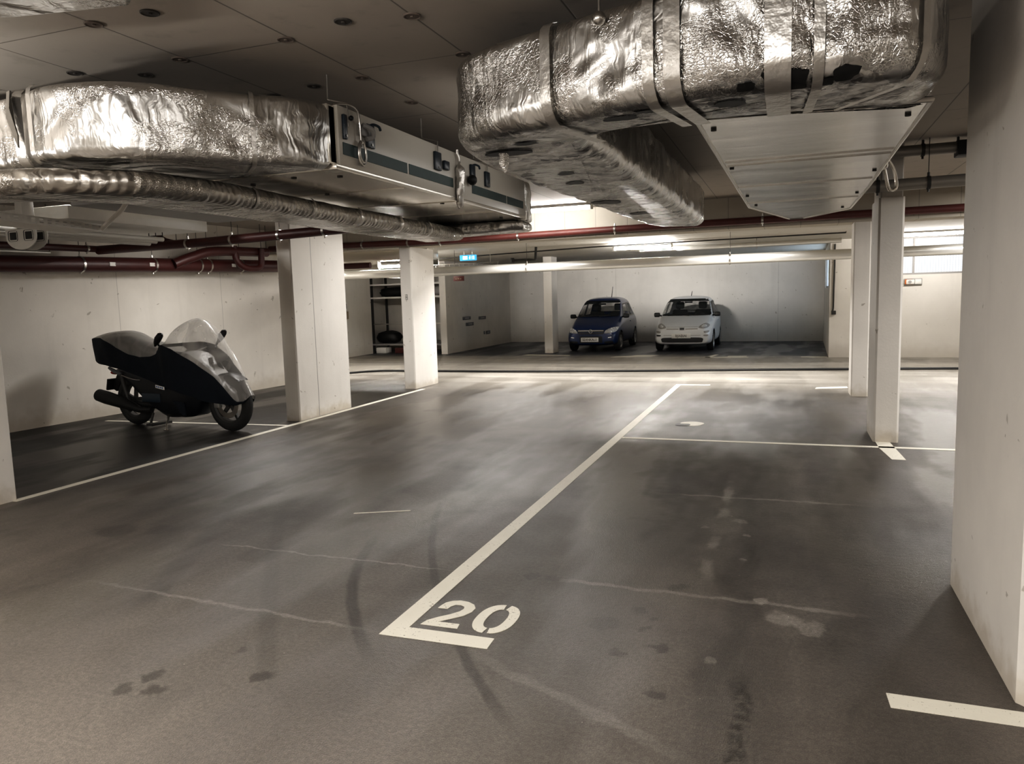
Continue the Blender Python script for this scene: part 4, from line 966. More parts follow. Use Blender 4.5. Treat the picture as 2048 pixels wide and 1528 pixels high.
# ------------------------------------------------------------------ cars
def make_car(name, label, cx, y0, paint, P):
    root = empty(name, (cx, y0, 0), 0, label, 'car')
    W = P['w']; st = P['st']           # stations: y, half-width, z bottom, z shoulder, half-width top, z top
    b = MB(); rings = []
    for y, w, zb, zs, wt, zt in st:
        half = [(0, zb), (w*0.55, zb), (w*0.90, zb+0.015), (w*0.985, zb+0.10), (w, zb+(zs-zb)*0.5), (w*0.985, zs-0.06), (w*0.95, zs), (wt*0.6+w*0.95*0.4, zs+(zt-zs)*0.45), (wt, zt-(zt-zs)*0.16), (wt*0.80, zt-(zt-zs)*0.035), (wt*0.40, zt)]
        r = [Vector((x, y, z)) for x, z in half]+[Vector((0, y, zt+0.004))]+[Vector((-x, y, z)) for x, z in half[:0:-1]]
        rings.append(r)
    vs = b.grid(rings, close_u=True); b.b.faces.new(vs[0][::-1]); b.b.faces.new(vs[-1])
    body = b.build('body', paint, root, angle=60)
    sub = body.modifiers.new('s', 'SUBSURF'); sub.levels = sub.render_levels = 3
    dg = bpy.context.evaluated_depsgraph_get(); me = bpy.data.meshes.new_from_object(body.evaluated_get(dg))
    body.modifiers.clear(); body.data = me; me.materials.clear(); me.materials.append(paint)
    bm = bmesh.new(); bm.from_mesh(me); bvh = BVHTree.FromBMesh(bm)
    def front(x, z): 
        h = bvh.ray_cast(Vector((x, -3, z)), Vector((0, 1, 0))); return (h[0], h[1]) if h[0] else (None, None)
    def rear(x, z):
        h = bvh.ray_cast(Vector((x, 9, z)), Vector((0, -1, 0))); return (h[0], h[1]) if h[0] else (None, None)
    def side(s):
        def q(y, z):
            h = bvh.ray_cast(Vector((3*s, y, z)), Vector((-s, 0, 0))); return (h[0], h[1]) if h[0] else (None, None)
        return q
    def inside(pt, quad):
        r = True; n = len(quad); sg = None
        for i in range(n):
            a = quad[i]; c = quad[(i+1) % n]; k = (c[0]-a[0])*(pt[1]-a[1])-(c[1]-a[1])*(pt[0]-a[0])
            if sg is None: sg = k > 0
            elif (k > 0) != sg: r = False
        return r
    ws, rw, sw = P['ws'], P['rw'], P['sw']
    kill = []
    for fc in bm.faces:
        c = fc.calc_center_median(); n = fc.normal
        if n.y < -0.2 and c.y < 2.0 and inside((c.x, c.z), ws): kill.append(fc)
        elif n.y > 0.2 and c.y > 2.4 and inside((c.x, c.z), rw): kill.append(fc)
        elif abs(n.x) > 0.55 and any(inside((c.y, c.z), q) for q in sw): kill.append(fc)
        else:
            for wy in P['wheels']:
                if math.hypot(c.y-wy, c.z-P['wr']) < P['wr']+0.045 and abs(c.x) > W*0.66: kill.append(fc); break
    bmesh.ops.delete(bm, geom=kill, context='FACES')
    bm.to_mesh(me); bm.free()
    for p_ in me.polygons: p_.use_smooth = True
    me.transform(Matrix.Identity(4))
    def bil(quad, u, v):
        a, b_, c, d = [Vector(q) for q in quad]
        return (a*(1-u)+b_*u)*(1-v)+(d*(1-u)+c*u)*v
    def quad_patch(nm, quad, proj, mat, off, par, us, vs_, keep=None, grow=0.0):
        m = MB(); pts = {}
        def get(i, j):
            if (i, j) not in pts:
                q = bil(quad, us[i], vs_[j]); h, n = proj(q[0], q[1])
                pts[(i, j)] = m.b.verts.new(h+n*off) if h else None
            return pts[(i, j)]
        for i in range(len(us)-1):
            for j in range(len(vs_)-1):
                if keep and not keep(i, j): continue
                f4 = [get(i, j), get(i+1, j), get(i+1, j+1), get(i, j+1)]
                if all(f4): m.b.faces.new(f4)
        return m.build(nm, mat, par, angle=80)
    def window(nm, quad, proj, bw):
        n = 10; us = [0-bw, 0+bw*0.6]+[k/n for k in range(1, n)]+[1-bw*0.6, 1+bw]; us.sort()
        L = len(us)-1
        g = quad_patch(nm, quad, proj, M['glass'], 0.004, root, us, us)
        quad_patch('window_seal', quad, proj, M['trimblack'], 0.008, g, us, us, keep=lambda i, j: i in (0, L-1) or j in (0, L-1))
        return g
    window('windshield', ws, front, 0.05); window('rear_window', rw, rear, 0.06)
    for s_ in (-1, 1):
        for q in sw: window('side_window', q, side(s_), 0.06)
    def radial(nm, outline, proj, mat, off, bulge=0.0, par=root):
        m = MB(); c = sum((Vector(p) for p in outline), Vector((0, 0)))/len(outline)
        ol_ = [Vector((p[0], p[1])) for p in catmull([(p[0], p[1], 0) for p in outline], 4, True)]
        rings = []
        for k, t in enumerate((1.0, 0.8, 0.6, 0.35, 0.1)):
            r = []
            for p in ol_:
                q = c+(p-c)*t; h, n = proj(q[0], q[1]); r.append(h+n*(off+bulge*(1-t*t)) if h else None)
            rings.append(r)
        V = [[m.b.verts.new(p) if p else None for p in r] for r in rings]; n = len(ol_)
        for i in range(len(V)-1):
            for k in range(n):
                f4 = [V[i][k], V[i][(k+1) % n], V[i+1][(k+1) % n], V[i+1][k]]
                if all(f4): m.b.faces.new(f4)
        if all(V[-1]): m.b.faces.new(V[-1])
        return m.build(nm, mat, par, angle=80)
    P['details'](root, front, side, radial, quad_patch)
    # plate
    pz = P['plate_z']; h, n = front(0, pz); yy = h.y-0.03
    m = MB(); m.box(P['plate_x']-0.255, P['plate_x']+0.255, yy-0.012, yy+0.03, pz-0.062, pz+0.062, 0.006); pl_ = m.build('number_plate', M['plate'], root)
    text_mesh(P['plate'], 0.115, M['ink'], 'plate_lettering', pl_, Matrix.Translation((P['plate_x'], yy-0.0135, pz)) @ Matrix.Rotation(PI/2, 4, 'X') @ Matrix.Diagonal((P.get('plate_sx', 0.78), 0.85, 1, 1)))
    # wheels
    R = P['wr']
    for s_ in (-1, 1):
        for wy in P['wheels']:
            xo = s_*(W-0.015); xi = s_*(W-0.185)
            m = MB(); prof = [(xi, R*0.62), (xi, R*0.93), (xi+s_*0.02, R), (xo-s_*0.02, R), (xo, R*0.94), (xo, R*0.66)]
            rows_ = [[(x, wy+r*math.cos(a), R+r*math.sin(a)) for a in [2*PI*k/36 for k in range(36)]] for x, r in prof]
            m.grid(rows_, close_u=True); w_ = m.build('tyre', M['rubber'], root)
            m = MB()
            m.grid([[(xo-s_*d, wy+r*math.cos(a), R+r*math.sin(a)) for a in [2*PI*k/36 for k in range(36)]] for d, r in ((0.0, R*0.67), (0.012, R*0.63), (0.02, R*0.58))], close_u=True)
            for k in range(6):
                a = 2*PI*k/6+0.3; d = Vector((0, math.cos(a), math.sin(a))); e = Vector((0, -math.sin(a), math.cos(a)))
                c0 = Vector((xo-s_*0.012, wy, R))
                m.slab([c0+d*0.02-e*0.02, c0+d*R*0.62-e*0.035, c0+d*R*0.62+e*0.035, c0+d*0.02+e*0.02], (-s_*0.02, 0, 0))
            m.cyl((xo-s_*0.035, wy, R), (xo-s_*0.004, wy, R), 0.05, 16)
            m.build('rim', M['rim'], w_)
            m = MB(); m.cyl((xo-s_*0.05, wy, R), (xo-s_*0.045, wy, R), R*0.63, 30); m.build('brake_shadow_disc', M['iron'], w_)
    # dark well liner so that nothing shows through the arches
    m = MB(); m.box(-W*0.66, W*0.66, 0.25, P['len']-0.25, 0.20, 0.62); m.build('underbody', M['trimblack'], root, smooth=False)
    # cabin
    for s_ in (-1, 1):
        m = MB(); m.box(s_*0.33-0.22, s_*0.33+0.22, 1.75, 2.2, 0.45, 0.60, 0.05); m.box(s_*0.33-0.22, s_*0.33+0.22, 2.12, 2.26, 0.55, 1.10, 0.05); m.box(s_*0.33-0.12, s_*0.33+0.12, 2.16, 2.25, 1.12, 1.33, 0.04); m.build('front_seat', M['seat'], root)
    m = MB(); m.box(-W*0.82, W*0.82, 2.75, 2.95, 0.5, 1.0, 0.05); m.build('rear_seat', M['seat'], root)
    m = MB(); m.box(-W*0.84, W*0.84, 1.0, 1.35, 0.6, 0.93, 0.05); m.build('dashboard', M['seat'], root)
    m = MB(); m.ring((0.33, 1.45, 0.93), (0, -0.8, 0.6), 0.17, 0.014); m.build('steering_wheel', M['trimblack'], root)
    m = MB(); m.box(-0.11, 0.11, 1.50, 1.53, 1.30, 1.36, 0.01); m.build('rear_view_mirror', M['trimblack'], root)
    # wipers
    hh = [front(x, z) for x, z in ((-0.5, ws[0][1]-0.03), (0.0, ws[0][1]+0.01), (0.05, ws[0][1]-0.03), (0.5, ws[0][1]+0.01))]
    for a, b2 in ((0, 1), (2, 3)):
        m = MB(); m.tube([hh[a][0]+hh[a][1]*0.02, hh[b2][0]+hh[b2][1]*0.02], 0.009, 6); m.build('wiper', M['trimblack'], root)
    # mirrors
    for s_ in (-1, 1):
        h, n = side(s_)(1.12, 0.95); mm = P['mirror']
        m = MB(); m.tube([h-n*0.02, h+Vector((s_*0.06, -0.02, 0.02))], 0.022, 8); m.box(h.x+s_*0.13-0.085, h.x+s_*0.13+0.085, h.y-0.07, h.y+0.03, h.z-0.03, h.z+0.095, 0.035, 3); m.build('wing_mirror', mm, root)
        h, n = side(s_)(2.05, 0.80); m = MB(); m.box(h.x-0.012, h.x+0.018, 1.96, 2.12, 0.785, 0.815, 0.006); m.build('door_handle', P['handle'], root)
    h = bvh.ray_cast(Vector((0.2*P['ant'][0], P['ant'][1], 3)), Vector((0, 0, -1)))[0]
    m = MB(); m.cyl(h, h+Vector((0.02, 0.06, P['ant'][2])), 0.012, 8, 0.008); m.build('antenna', M['trimblack'], root)
    return root
ST = lambda W, H: [(0.0, W*0.78, 0.24, 0.46, W*0.62, 0.60), (0.05, W*0.90, 0.19, 0.50, W*0.72, 0.665), (0.22, W*0.975, 0.17, 0.58, W*0.78, 0.755), (0.55, W, 0.18, 0.70, W*0.82, 0.865), (0.86, W, 0.18, 0.80, W*0.85, 0.955), (1.0, W, 0.18, 0.84, W*0.84, 1.03),
     (1.45, W, 0.18, 0.90, W*0.77, H-0.085), (1.70, W, 0.18, 0.92, W*0.745, H-0.015), (2.2, W, 0.18, 0.93, W*0.74, H+0.01), (2.75, W*0.995, 0.18, 0.94, W*0.72, H-0.02), (3.02, W*0.98, 0.19, 0.93, W*0.69, H-0.12), (3.22, W*0.95, 0.21, 0.86, W*0.68, 1.08), (3.33, W*0.90, 0.25, 0.74, W*0.66, 0.88), (3.38, W*0.80, 0.30, 0.62, W*0.60, 0.76)]
def blue_details(root, front, side, radial, quad_patch):
    for s_ in (-1, 1):
        radial('headlight', [(s_*0.70, 0.685), (s_*0.69, 0.575), (s_*0.60, 0.535), (s_*0.44, 0.525), (s_*0.39, 0.535), (s_*0.44, 0.61), (s_*0.56, 0.67)], front, M['lamp'], 0.006, 0.02)
        radial('fog_vent', [(s_*0.62, 0.30), (s_*0.62, 0.24), (s_*0.42, 0.235), (s_*0.38, 0.27), (s_*0.44, 0.30)], front, M['trimblack'], 0.004)
        radial('bumper_glint', [(s_*0.58, 0.405), (s_*0.50, 0.395), (s_*0.50, 0.41), (s_*0.58, 0.42)], front, M['chrome'], 0.006)
    lin = lambda n: [k/n for k in range(n+1)]
    g = quad_patch('grille', [(-0.36, 0.50), (0.36, 0.50), (0.40, 0.62), (-0.40, 0.62)], front, M['trimblack'], 0.005, root, lin(10), lin(4))
    quad_patch('grille_bar', [(-0.37, 0.585), (0.37, 0.585), (0.37, 0.61), (-0.37, 0.61)], front, M['chrome'], 0.014, g, lin(10), lin(2))
    quad_patch('grille_bar', [(-0.33, 0.535), (0.33, 0.535), (0.36, 0.55), (-0.36, 0.55)], front, M['blue'], 0.018, g, lin(10), lin(2))
    quad_patch('lower_grille', [(-0.33, 0.25), (0.33, 0.25), (0.33, 0.44), (-0.33, 0.44)], front, M['trimblack'], 0.004, root, lin(10), lin(4))
    quad_patch('bumper_lip', [(-0.55, 0.185), (0.55, 0.185), (0.55, 0.215), (-0.55, 0.215)], front, M['trimblack'], 0.01, root, lin(12), lin(2))
    h, n = front(0, 0.58)
    m = MB(); 
    m.tube(catmull([(0.045*math.cos(a), h.y-0.03, 0.578+0.055*math.sin(a)) for a in [2*PI*k/12 for k in range(12)]], 3, True), 0.008, 8, closed=True)
    m.tube([(-0.02, h.y-0.03, 0.605), (0.02, h.y-0.03, 0.595), (-0.02, h.y-0.03, 0.56), (0.02, h.y-0.03, 0.55)], 0.007, 6)
    m.build('badge', M['chrome'], root)
    for s_ in (-1, 1):
        quad_patch('sill_strip', [(0.85, 0.22), (2.35, 0.22), (2.35, 0.28), (0.85, 0.28)], side(s_), M['trimblack'], 0.006, root, lin(8), lin(2))
def white_details(root, front, side, radial, quad_patch):
    lin = lambda n: [k/n for k in range(n+1)]
    for s_ in (-1, 1):
        h = radial('headlight', [(s_*0.70, 0.71), (s_*0.665, 0.645), (s_*0.56, 0.62), (s_*0.46, 0.635), (s_*0.44, 0.665), (s_*0.52, 0.73), (s_*0.62, 0.76)], front, M['grey'], 0.006, 0.012)
        radial('lamp_reflector', [(s_*0.64, 0.70), (s_*0.62, 0.66), (s_*0.53, 0.65), (s_*0.51, 0.68), (s_*0.57, 0.725)], front, M['lamp'], 0.016, 0.014, h)
        radial('marker_lamp', [(s_*0.70, 0.565), (s_*0.70, 0.52), (s_*0.60, 0.505), (s_*0.58, 0.55)], front, M['grey'], 0.006)
        radial('fog_vent', [(s_*0.69, 0.46), (s_*0.67, 0.42), (s_*0.58, 0.425), (s_*0.58, 0.455)], front, M['trimblack'] if s_ < 0 else M['grey'], 0.006)
        quad_patch('grille_slot', [(s_*0.09, 0.60), (s_*0.42, 0.605), (s_*0.42, 0.630), (s_*0.09, 0.625)], front, M['grey'], 0.006, root, lin(6), lin(2))
        quad_patch('sill_strip', [(0.85, 0.20), (2.35, 0.20), (2.35, 0.25), (0.85, 0.25)], side(s_), M['grey'], 0.006, root, lin(8), lin(2))
    quad_patch('badge', [(-0.06, 0.585), (0.06, 0.585), (0.06, 0.64), (-0.06, 0.64)], front, M['trimblack'], 0.02, root, lin(3), lin(3))
    radial('lower_grille', [(-0.54, 0.37), (-0.55, 0.29), (-0.48, 0.255), (0, 0.25), (0.48, 0.255), (0.55, 0.29), (0.54, 0.37), (0.3, 0.385), (-0.3, 0.385)], front, M['trimblack'], 0.006)
    quad_patch('bumper_line', [(-0.5, 0.44), (0.5, 0.44), (0.5, 0.452), (-0.5, 0.452)], front, M['grey'], 0.005, root, lin(12), lin(1))
    quad_patch('bonnet_line', [(-0.42, 0.665), (0.42, 0.665), (0.42, 0.673), (-0.42, 0.673)], front, M['grey'], 0.004, root, lin(12), lin(1))
SW = lambda: [[(1.22, 0.95), (2.02, 0.97), (2.0, 1.33), (1.58, 1.31)], [(2.12, 0.97), (2.78, 0.99), (2.62, 1.33), (2.12, 1.34)]]
make_car('blue_car', 'small dark blue hatchback car parked beside the distant pillar', -5.27, 20.93, M['blue'],
    dict(w=0.755, len=3.38, st=ST(0.755, 1.535), ws=[(-0.63, 0.985), (0.63, 0.985), (0.535, 1.41), (-0.535, 1.41)], rw=[(-0.5, 1.06), (0.5, 1.06), (0.44, 1.36), (-0.44, 1.36)], sw=SW(), wheels=(0.62, 2.80), wr=0.275,
         details=blue_details, plate_z=0.345, plate_x=-0.03, plate='SEANKAL0', mirror=M['trimblack'], handle=M['blue'], ant=(1.0, 1.9, 0.32)))
make_car('white_car', 'small white hatchback car parked right of the blue car', -2.72, 20.93, M['whitecar'],
    dict(w=0.80, len=3.38, st=ST(0.80, 1.50), ws=[(-0.70, 0.975), (0.70, 0.975), (0.575, 1.395), (-0.575, 1.395)], rw=[(-0.5, 1.06), (0.5, 1.06), (0.46, 1.34), (-0.46, 1.34)], sw=SW(), wheels=(0.66, 2.80), wr=0.28,
         details=white_details, plate_z=0.43, plate_x=-0.02, plate='BJIABIAI', mirror=M['trimblack'], handle=M['whitecar'], ant=(0.1, 2.0, 0.14)))

# ------------------------------------------------------------------ scooter and its cover (local x forward, z up)
SYAW = math.atan2(-0.2, 1.86); SB = (-8.6, 8.0, 0)
sc = empty('motor_scooter', SB, SYAW, 'black motor scooter parked by the left wall under a dark cover', 'scooter')
def wheel(xc, r, w, name, disc):
    m = MB(); n = 40; prof = []
    for k in range(13):
        a = -PI*0.62+PI*1.24*k/12; prof.append((math.sin(a)*w/2, r-0.085+math.cos(a)*0.085))
    m.grid([[(xc+q*math.cos(a), y, r+q*math.sin(a)) for a in [2*PI*k/n for k in range(n)]] for y, q in prof], close_u=True)
    t_ = m.build('tyre', M['rubber'], sc)
    m = MB(); rr = r-0.115
    m.grid([[(xc+q*math.cos(a), y, r+q*math.sin(a)) for a in [2*PI*k/n for k in range(n)]] for y, q in ((-w*0.42, rr+0.02), (-w*0.38, rr), (-0.03, rr-0.02), (0.03, rr-0.02), (w*0.38, rr), (w*0.42, rr+0.02))], close_u=True)
    for k in range(5):
        a = 2*PI*k/5+0.2; d = Vector((math.cos(a), 0, math.sin(a))); e = Vector((-math.sin(a), 0, math.cos(a))); c0 = Vector((xc, -0.02, r))
        m.slab([c0+d*0.02-e*0.025, c0+d*rr-e*0.016, c0+d*rr+e*0.016, c0+d*0.02+e*0.025], (0, 0.035, 0))
    m.cyl((xc, -0.07, r), (xc, 0.07, r), 0.035, 14); m.build('rim', M['iron'], t_)
    if disc:
        m = MB(); m.grid([[(xc+q*math.cos(a), -0.055, r+q*math.sin(a)) for a in [2*PI*k/n for k in range(n)]] for q in (0.19, 0.12)], close_u=True); bmesh.ops.solidify(m.b, geom=m.b.faces[:], thickness=0.005); m.build('brake_disc', M['steel'], t_)
        m = MB(); m.box(xc-0.21, xc-0.11, -0.095, -0.035, r-0.06, r+0.07, 0.015); m.build('brake_caliper', M['rim'], t_)
wheel(1.87, 0.365, 0.13, 'front_wheel', True); wheel(0.07, 0.345, 0.14, 'rear_wheel', False)
def side_loft(mb_, tab_top, tab_bot, tab_w, s0, s1, n, prof):
    rows = []
    for i in range(n+1):
        s = s0+(s1-s0)*i/n; zt, zb, w = smooth_tab(tab_top, s), smooth_tab(tab_bot, s), smooth_tab(tab_w, s)
        r = [Vector((s, y*w, zb+(zt-zb)*h)) for y, h in prof]; rows.append(r)
    vs = mb_.grid(rows, close_u=True); mb_.b.faces.new(vs[0][::-1]); mb_.b.faces.new(vs[-1])
prof = [(-0.55, 0), (-0.9, 0.12), (-1, 0.4), (-0.97, 0.75), (-0.8, 0.95), (-0.4, 1), (0.4, 1), (0.8, 0.95), (0.97, 0.75), (1, 0.4), (0.9, 0.12), (0.55, 0)]
m = MB(); side_loft(m, [(-0.2, 0.78), (0.1, 0.80), (0.5, 0.74), (0.9, 0.66), (1.15, 0.60)], [(-0.2, 0.70), (0.1, 0.60), (0.45, 0.36), (0.8, 0.17), (1.15, 0.17)], [(-0.2, 0.08), (0.1, 0.15), (0.6, 0.20), (1.15, 0.21)], -0.2, 1.15, 16, prof); m.build('rear_body', M['scoot'], sc)
m = MB(); side_loft(m, [(1.0, 0.62), (1.2, 0.70), (1.4, 0.80), (1.55, 0.72), (1.62, 0.62)], [(1.0, 0.17), (1.2, 0.17), (1.4, 0.22), (1.55, 0.42), (1.62, 0.5)], [(1.0, 0.21), (1.3, 0.20), (1.55, 0.14), (1.62, 0.10)], 1.0, 1.62, 12, prof); m.build('front_body', M['scoot'], sc)
m = MB(); m.slab([(1.05, -0.215, 0.40), (1.26, -0.215, 0.38), (1.27, -0.205, 0.20), (1.20, -0.2, 0.21)], (0, 0.02, 0)); m.build('foot_plate', M['cover'], sc)
m = MB(); m.box(0.46, 0.82, -0.215, -0.19, 0.36, 0.48, 0.012); e = m.build('engine_cover', M['navy'], sc)
# mudguard hugging the front wheel
m = MB(); rws = []
for k in range(15):
    a = PI*0.28+PI*0.50*k/14; R_ = 0.395
    rws.append([(1.87+R_*math.cos(a)*(1 if abs(y) < 0.06 else 0.985), y, 0.365+R_*math.sin(a)*(1 if abs(y) < 0.06 else 0.97)) for y in (-0.085, -0.05, 0, 0.05, 0.085)])
m.grid(rws); bmesh.ops.solidify(m.b, geom=m.b.faces[:], thickness=0.006); m.build('front_mudguard', M['scoot'], sc)
for y in (-0.085, 0.085):
    m = MB(); m.tube([(1.87, y, 0.365), (1.70, y, 0.72), (1.62, y*0.6, 0.95)], [0.024, 0.028, 0.03], 10); m.build('fork_leg', M['iron'], sc)
m = MB(); m.tube([(0.62, -0.20, 0.26), (0.42, -0.22, 0.255), (0.30, -0.23, 0.29), (0.1, -0.235, 0.34), (-0.22, -0.24, 0.40), (-0.37, -0.24, 0.43)], [0.03, 0.042, 0.06, 0.080, 0.090, 0.085], 18); ex = m.build('exhaust', M['black'], sc)
m = MB(); m.cyl((-0.375, -0.24, 0.431), (-0.39, -0.24, 0.434), 0.05, 14); m.build('tailpipe', M['iron'], ex)
m = MB(); m.tube([(0.62, 0, 0.30), (0.35, -0.10, 0.30), (0.07, -0.11, 0.32)], [0.06, 0.05, 0.04], 10); m.build('swing_arm', M['black'], sc)
m = MB(); m.tube([(0.10, -0.14, 0.36), (0.02, -0.14, 0.60), (-0.02, -0.13, 0.72)], 0.028, 10); m.build('shock_absorber', M['iron'], sc)
m = MB(); m.slab([(-0.22, -0.02, 0.76), (-0.12, -0.02, 0.72), (-0.30, -0.02, 0.46), (-0.39, -0.02, 0.50)], (0, 0.04, 0)); m.box(-0.38, -0.35, -0.11, 0.11, 0.48, 0.64, 0.004, rot=Matrix.Rotation(0.25, 3, 'Y')); m.build('plate_holder', M['black'], sc)
m = MB(); m.sphere((-0.22, -0.05, 0.735), 0.06, (1.0, 1.5, 0.55)); m.build('tail_light', M['redlens'], sc)
m = MB(); m.tube([(-0.26, -0.13, 0.80), (-0.1, -0.17, 0.76), (0.05, -0.175, 0.73)], [0.02, 0.03, 0.012], 8); m.build('indicator', M['darkgrey'], sc)
m = MB(); m.tube(catmull([(0.05, -0.185, 0.71), (0.3, -0.205, 0.665), (0.45, -0.21, 0.655)], 5), 0.008, 6); m.build('trim_strip', M['steel'], sc)
m = MB(); m.slab([(0.76, -0.222, 0.60), (0.93, -0.226, 0.575), (0.93, -0.226, 0.535), (0.76, -0.222, 0.56)], (0, 0.006, 0)); st_ = m.build('side_sticker', M['plate'], sc)
m = MB()
for k in range(4): m.slab([(0.775+0.036*k, -0.2255-0.0008*k, 0.588-0.005*k), (0.797+0.036*k, -0.2258-0.0008*k, 0.584-0.005*k), (0.797+0.036*k, -0.2258-0.0008*k, 0.562-0.005*k), (0.775+0.036*k, -0.2255-0.0008*k, 0.572-0.005*k)], (0, 0.002, 0))
m.build('sticker_mark', M['bluesticker'], st_, smooth=False)
m = MB(); m.tube([(0.83, -0.10, 0.18), (0.88, -0.19, 0.08), (0.93, -0.24, 0.012)], [0.014, 0.012, 0.012], 8); m.box(0.90, 0.96, -0.265, -0.22, 0.0, 0.014); m.build('side_stand', M['steel'], sc)
m = MB(); m.tube([(0.55, -0.12, 0.20), (0.50, -0.14, 0.04)], 0.016, 8); m.tube([(0.55, 0.12, 0.20), (0.50, 0.14, 0.04)], 0.016, 8); m.box(0.44, 0.56, -0.16, 0.16, 0.02, 0.05); m.build('centre_stand', M['iron'], sc)
for y, x in ((-0.33, 1.0), (0.42, 1.32)):
    m = MB(); m.tube([(x+0.06, y*0.6, 1.06), (x-0.02, y*0.9, 1.13), (x+0.0, y, 1.19)], 0.014, 8)
    m.tube([(x-0.05, y, 1.12), (x-0.02, y, 1.165), (x+0.03, y-0.01, 1.215), (x+0.08, y-0.01, 1.262), (x+0.105, y, 1.28)], [0.012, 0.034, 0.045, 0.040, 0.015], 12); m.build('mirror', M['black'], sc)
m = MB(); m.tube([(1.12, -0.34, 1.05), (1.2, 0, 1.0), (1.12, 0.34, 1.05)], 0.018, 8); m.build('handlebar', M['iron'], sc)

cv = empty('scooter_cover', SB, SYAW, 'navy fabric scooter cover with clear windscreen panel and smoky seat panel', 'cover')
TOP = [(-0.62, 1.14), (-0.58, 1.20), (-0.45, 1.24), (-0.34, 1.275), (-0.15, 1.305), (0.04, 1.31), (0.22, 1.28), (0.41, 1.205), (0.62, 1.155), (0.80, 1.12), (0.90, 1.09), (0.98, 1.115), (1.06, 1.15), (1.12, 1.25), (1.17, 1.37), (1.24, 1.435), (1.34, 1.462), (1.45, 1.455), (1.55, 1.395), (1.71, 1.24), (1.94, 0.955), (2.13, 0.69), (2.22, 0.545), (2.255, 0.48)]
BOT = [(-0.62, 1.08), (-0.605, 1.0), (-0.57, 0.935), (-0.5, 0.885), (-0.4, 0.86), (-0.24, 0.842), (0.06, 0.785), (0.4, 0.70), (0.84, 0.585), (1.2, 0.54), (1.45, 0.48), (1.62, 0.42), (1.85, 0.38), (2.08, 0.355), (2.2, 0.39), (2.255, 0.46)]
EDG = [(-0.62, 1.13), (-0.58, 1.18), (-0.5, 1.21), (-0.40, 1.222), (-0.24, 1.225), (-0.1, 1.17), (0.05, 1.09), (0.29, 1.0), (0.48, 0.965), (0.70, 0.975), (0.83, 1.01), (0.90, 1.055), (0.97, 1.12), (1.05, 1.14), (1.28, 1.09), (1.60, 0.91), (1.85, 0.73), (2.0, 0.55), (2.11, 0.41), (2.2, 0.41), (2.255, 0.465)]
WID = [(-0.62, 0.02), (-0.60, 0.08), (-0.56, 0.14), (-0.5, 0.185), (-0.3, 0.24), (0.1, 0.24), (0.5, 0.22), (0.85, 0.25), (1.05, 0.34), (1.25, 0.38), (1.5, 0.34), (1.75, 0.27), (2.0, 0.18), (2.15, 0.12), (2.255, 0.05)]
NS = 86; fab = MB(); clr = MB(); smk = MB()
S = [-0.62+(2.255+0.62)*(i/NS) for i in range(NS+1)]
def section(s):
    zt, zb, ze, w = lerp_tab(TOP, s), lerp_tab(BOT, s), lerp_tab(EDG, s), smooth_tab(WID, s)
    zt = smooth_tab(TOP, s); ze = min(ze, zt-0.004); zb = min(zb, ze-0.004)
    def pt(sd, y, z):
        k = mnoise.noise(Vector((s*5, sd*3, z*3)))*0.018+math.sin(s*17+z*5+sd)*0.006*min(1, (z-0.3))
        return Vector((s, sd*(y*w+k), z))
    side_f = [(0.80+0.16*math.sin(PI*0.5*t), zb+(ze-zb)*t) for t in [j/7 for j in range(8)]]
    top_f = []
    for j in range(9):
        a = PI/2*j/8
        ex_ = 0.8+0.6*max(0, min(1, (s-1.0)/0.15))
        top_f.append((0.96*math.cos(a)**ex_ if j < 8 else 0.0, ze+(zt-ze)*math.sin(a)**(0.9)))
    L = {}
    for sd in (-1, 1):
        L['f%d' % sd] = [pt(sd, y, z) for y, z in side_f]; L['t%d' % sd] = [pt(sd, y, z) for y, z in top_f]
    L['t1'][-1] = L['t-1'][-1]
    return L
SEC = [section(s) for s in S]
for sd in (-1, 1):
    fab.grid([c['f%d' % sd] for c in SEC])
def zone(lo, hi): return [c for c, s in zip(SEC, S) if lo <= s <= hi]
for mb_, lo, hi in ((smk, -1, 0.88), (fab, 0.84, 1.06), (clr, 1.02, 9)):
    for sd in (-1, 1): mb_.grid([c['t%d' % sd] for c in zone(lo, hi)])
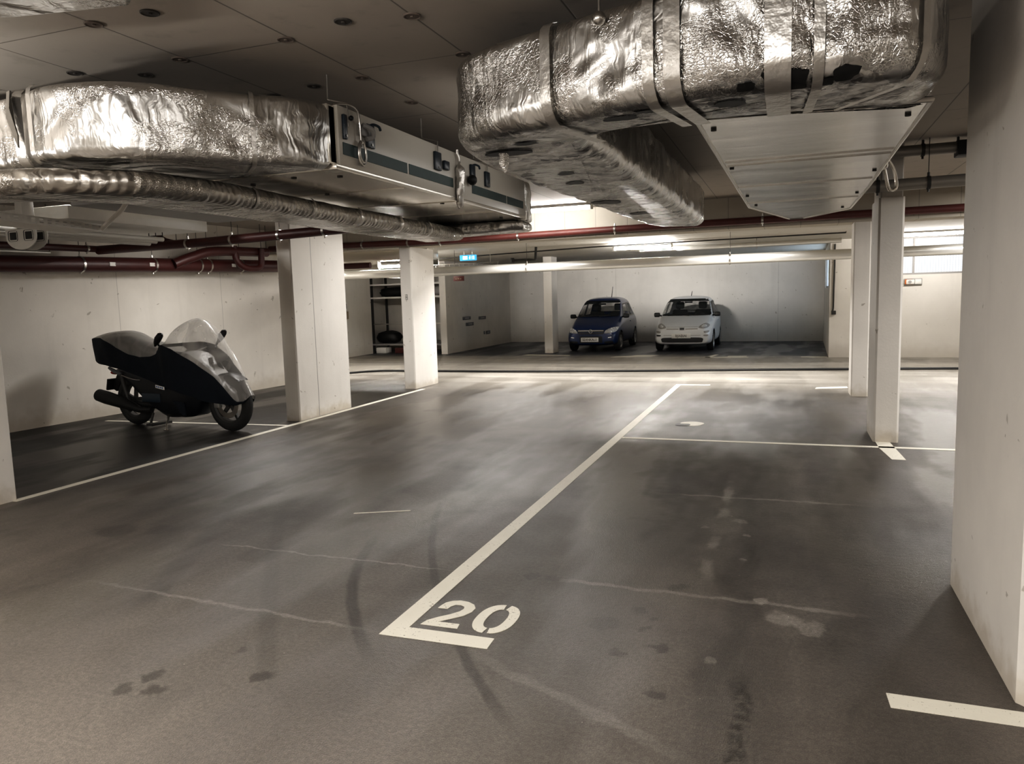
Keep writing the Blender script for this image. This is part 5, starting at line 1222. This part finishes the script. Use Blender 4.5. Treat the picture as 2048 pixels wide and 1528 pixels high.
for mb_ in (fab, clr, smk): bmesh.ops.remove_doubles(mb_.b, verts=mb_.b.verts[:], dist=0.0008)
fab.build('cover_fabric', M['cover'], cv, angle=80)
clr.build('clear_windscreen', M['clear'], cv, angle=80, label='transparent plastic windscreen panel'); smk.build('seat_panel', M['smoke'], cv, angle=80, label='smoky transparent panel over the seat')
# the seat seen through the smoky film
m = MB(); side_loft(m, [(-0.52, 1.14), (-0.3, 1.20), (0.0, 1.22), (0.3, 1.13), (0.5, 1.02), (0.75, 0.99), (0.85, 0.96)], [(-0.52, 0.98), (0, 0.9), (0.85, 0.80)], [(-0.52, 0.10), (-0.2, 0.17), (0.5, 0.16), (0.85, 0.11)], -0.52, 0.85, 18, prof); m.build('seat', M['grey'], sc)
m = MB(); side_loft(m, [(1.15, 1.02), (1.3, 1.04), (1.45, 0.98), (1.7, 0.80), (1.95, 0.60)], [(1.15, 0.62), (1.5, 0.56), (1.95, 0.50)], [(1.15, 0.16), (1.3, 0.2), (1.6, 0.17), (1.95, 0.08)], 1.15, 1.95, 12, prof); m.build('front_fairing', M['grey'], sc)

# ------------------------------------------------------------------ world and colour management
w = bpy.data.worlds.new('world'); bpy.context.scene.world = w; w.use_nodes = True
w.node_tree.nodes['Background'].inputs[0].default_value = (1, 0.95, 0.88, 1); w.node_tree.nodes['Background'].inputs[1].default_value = 0.05
vs_ = bpy.context.scene.view_settings
vs_.view_transform = 'Standard'; vs_.look = 'None'; vs_.exposure = 0.22; vs_.gamma = 1.0
vs_.use_curve_mapping = True
_cm = vs_.curve_mapping; _c = _cm.curves[3]
for x_, y_ in ((0.04, 0.026), (0.14, 0.125), (0.5, 0.52)): _c.points.new(x_, y_)
_cm.update()
cy_ = bpy.context.scene.cycles
cy_.use_denoising = True; cy_.max_bounces = 8; cy_.diffuse_bounces = 4; cy_.glossy_bounces = 4; cy_.transparent_max_bounces = 16; cy_.sample_clamp_indirect = 4.0
cy_.caustics_reflective = False; cy_.caustics_refractive = False
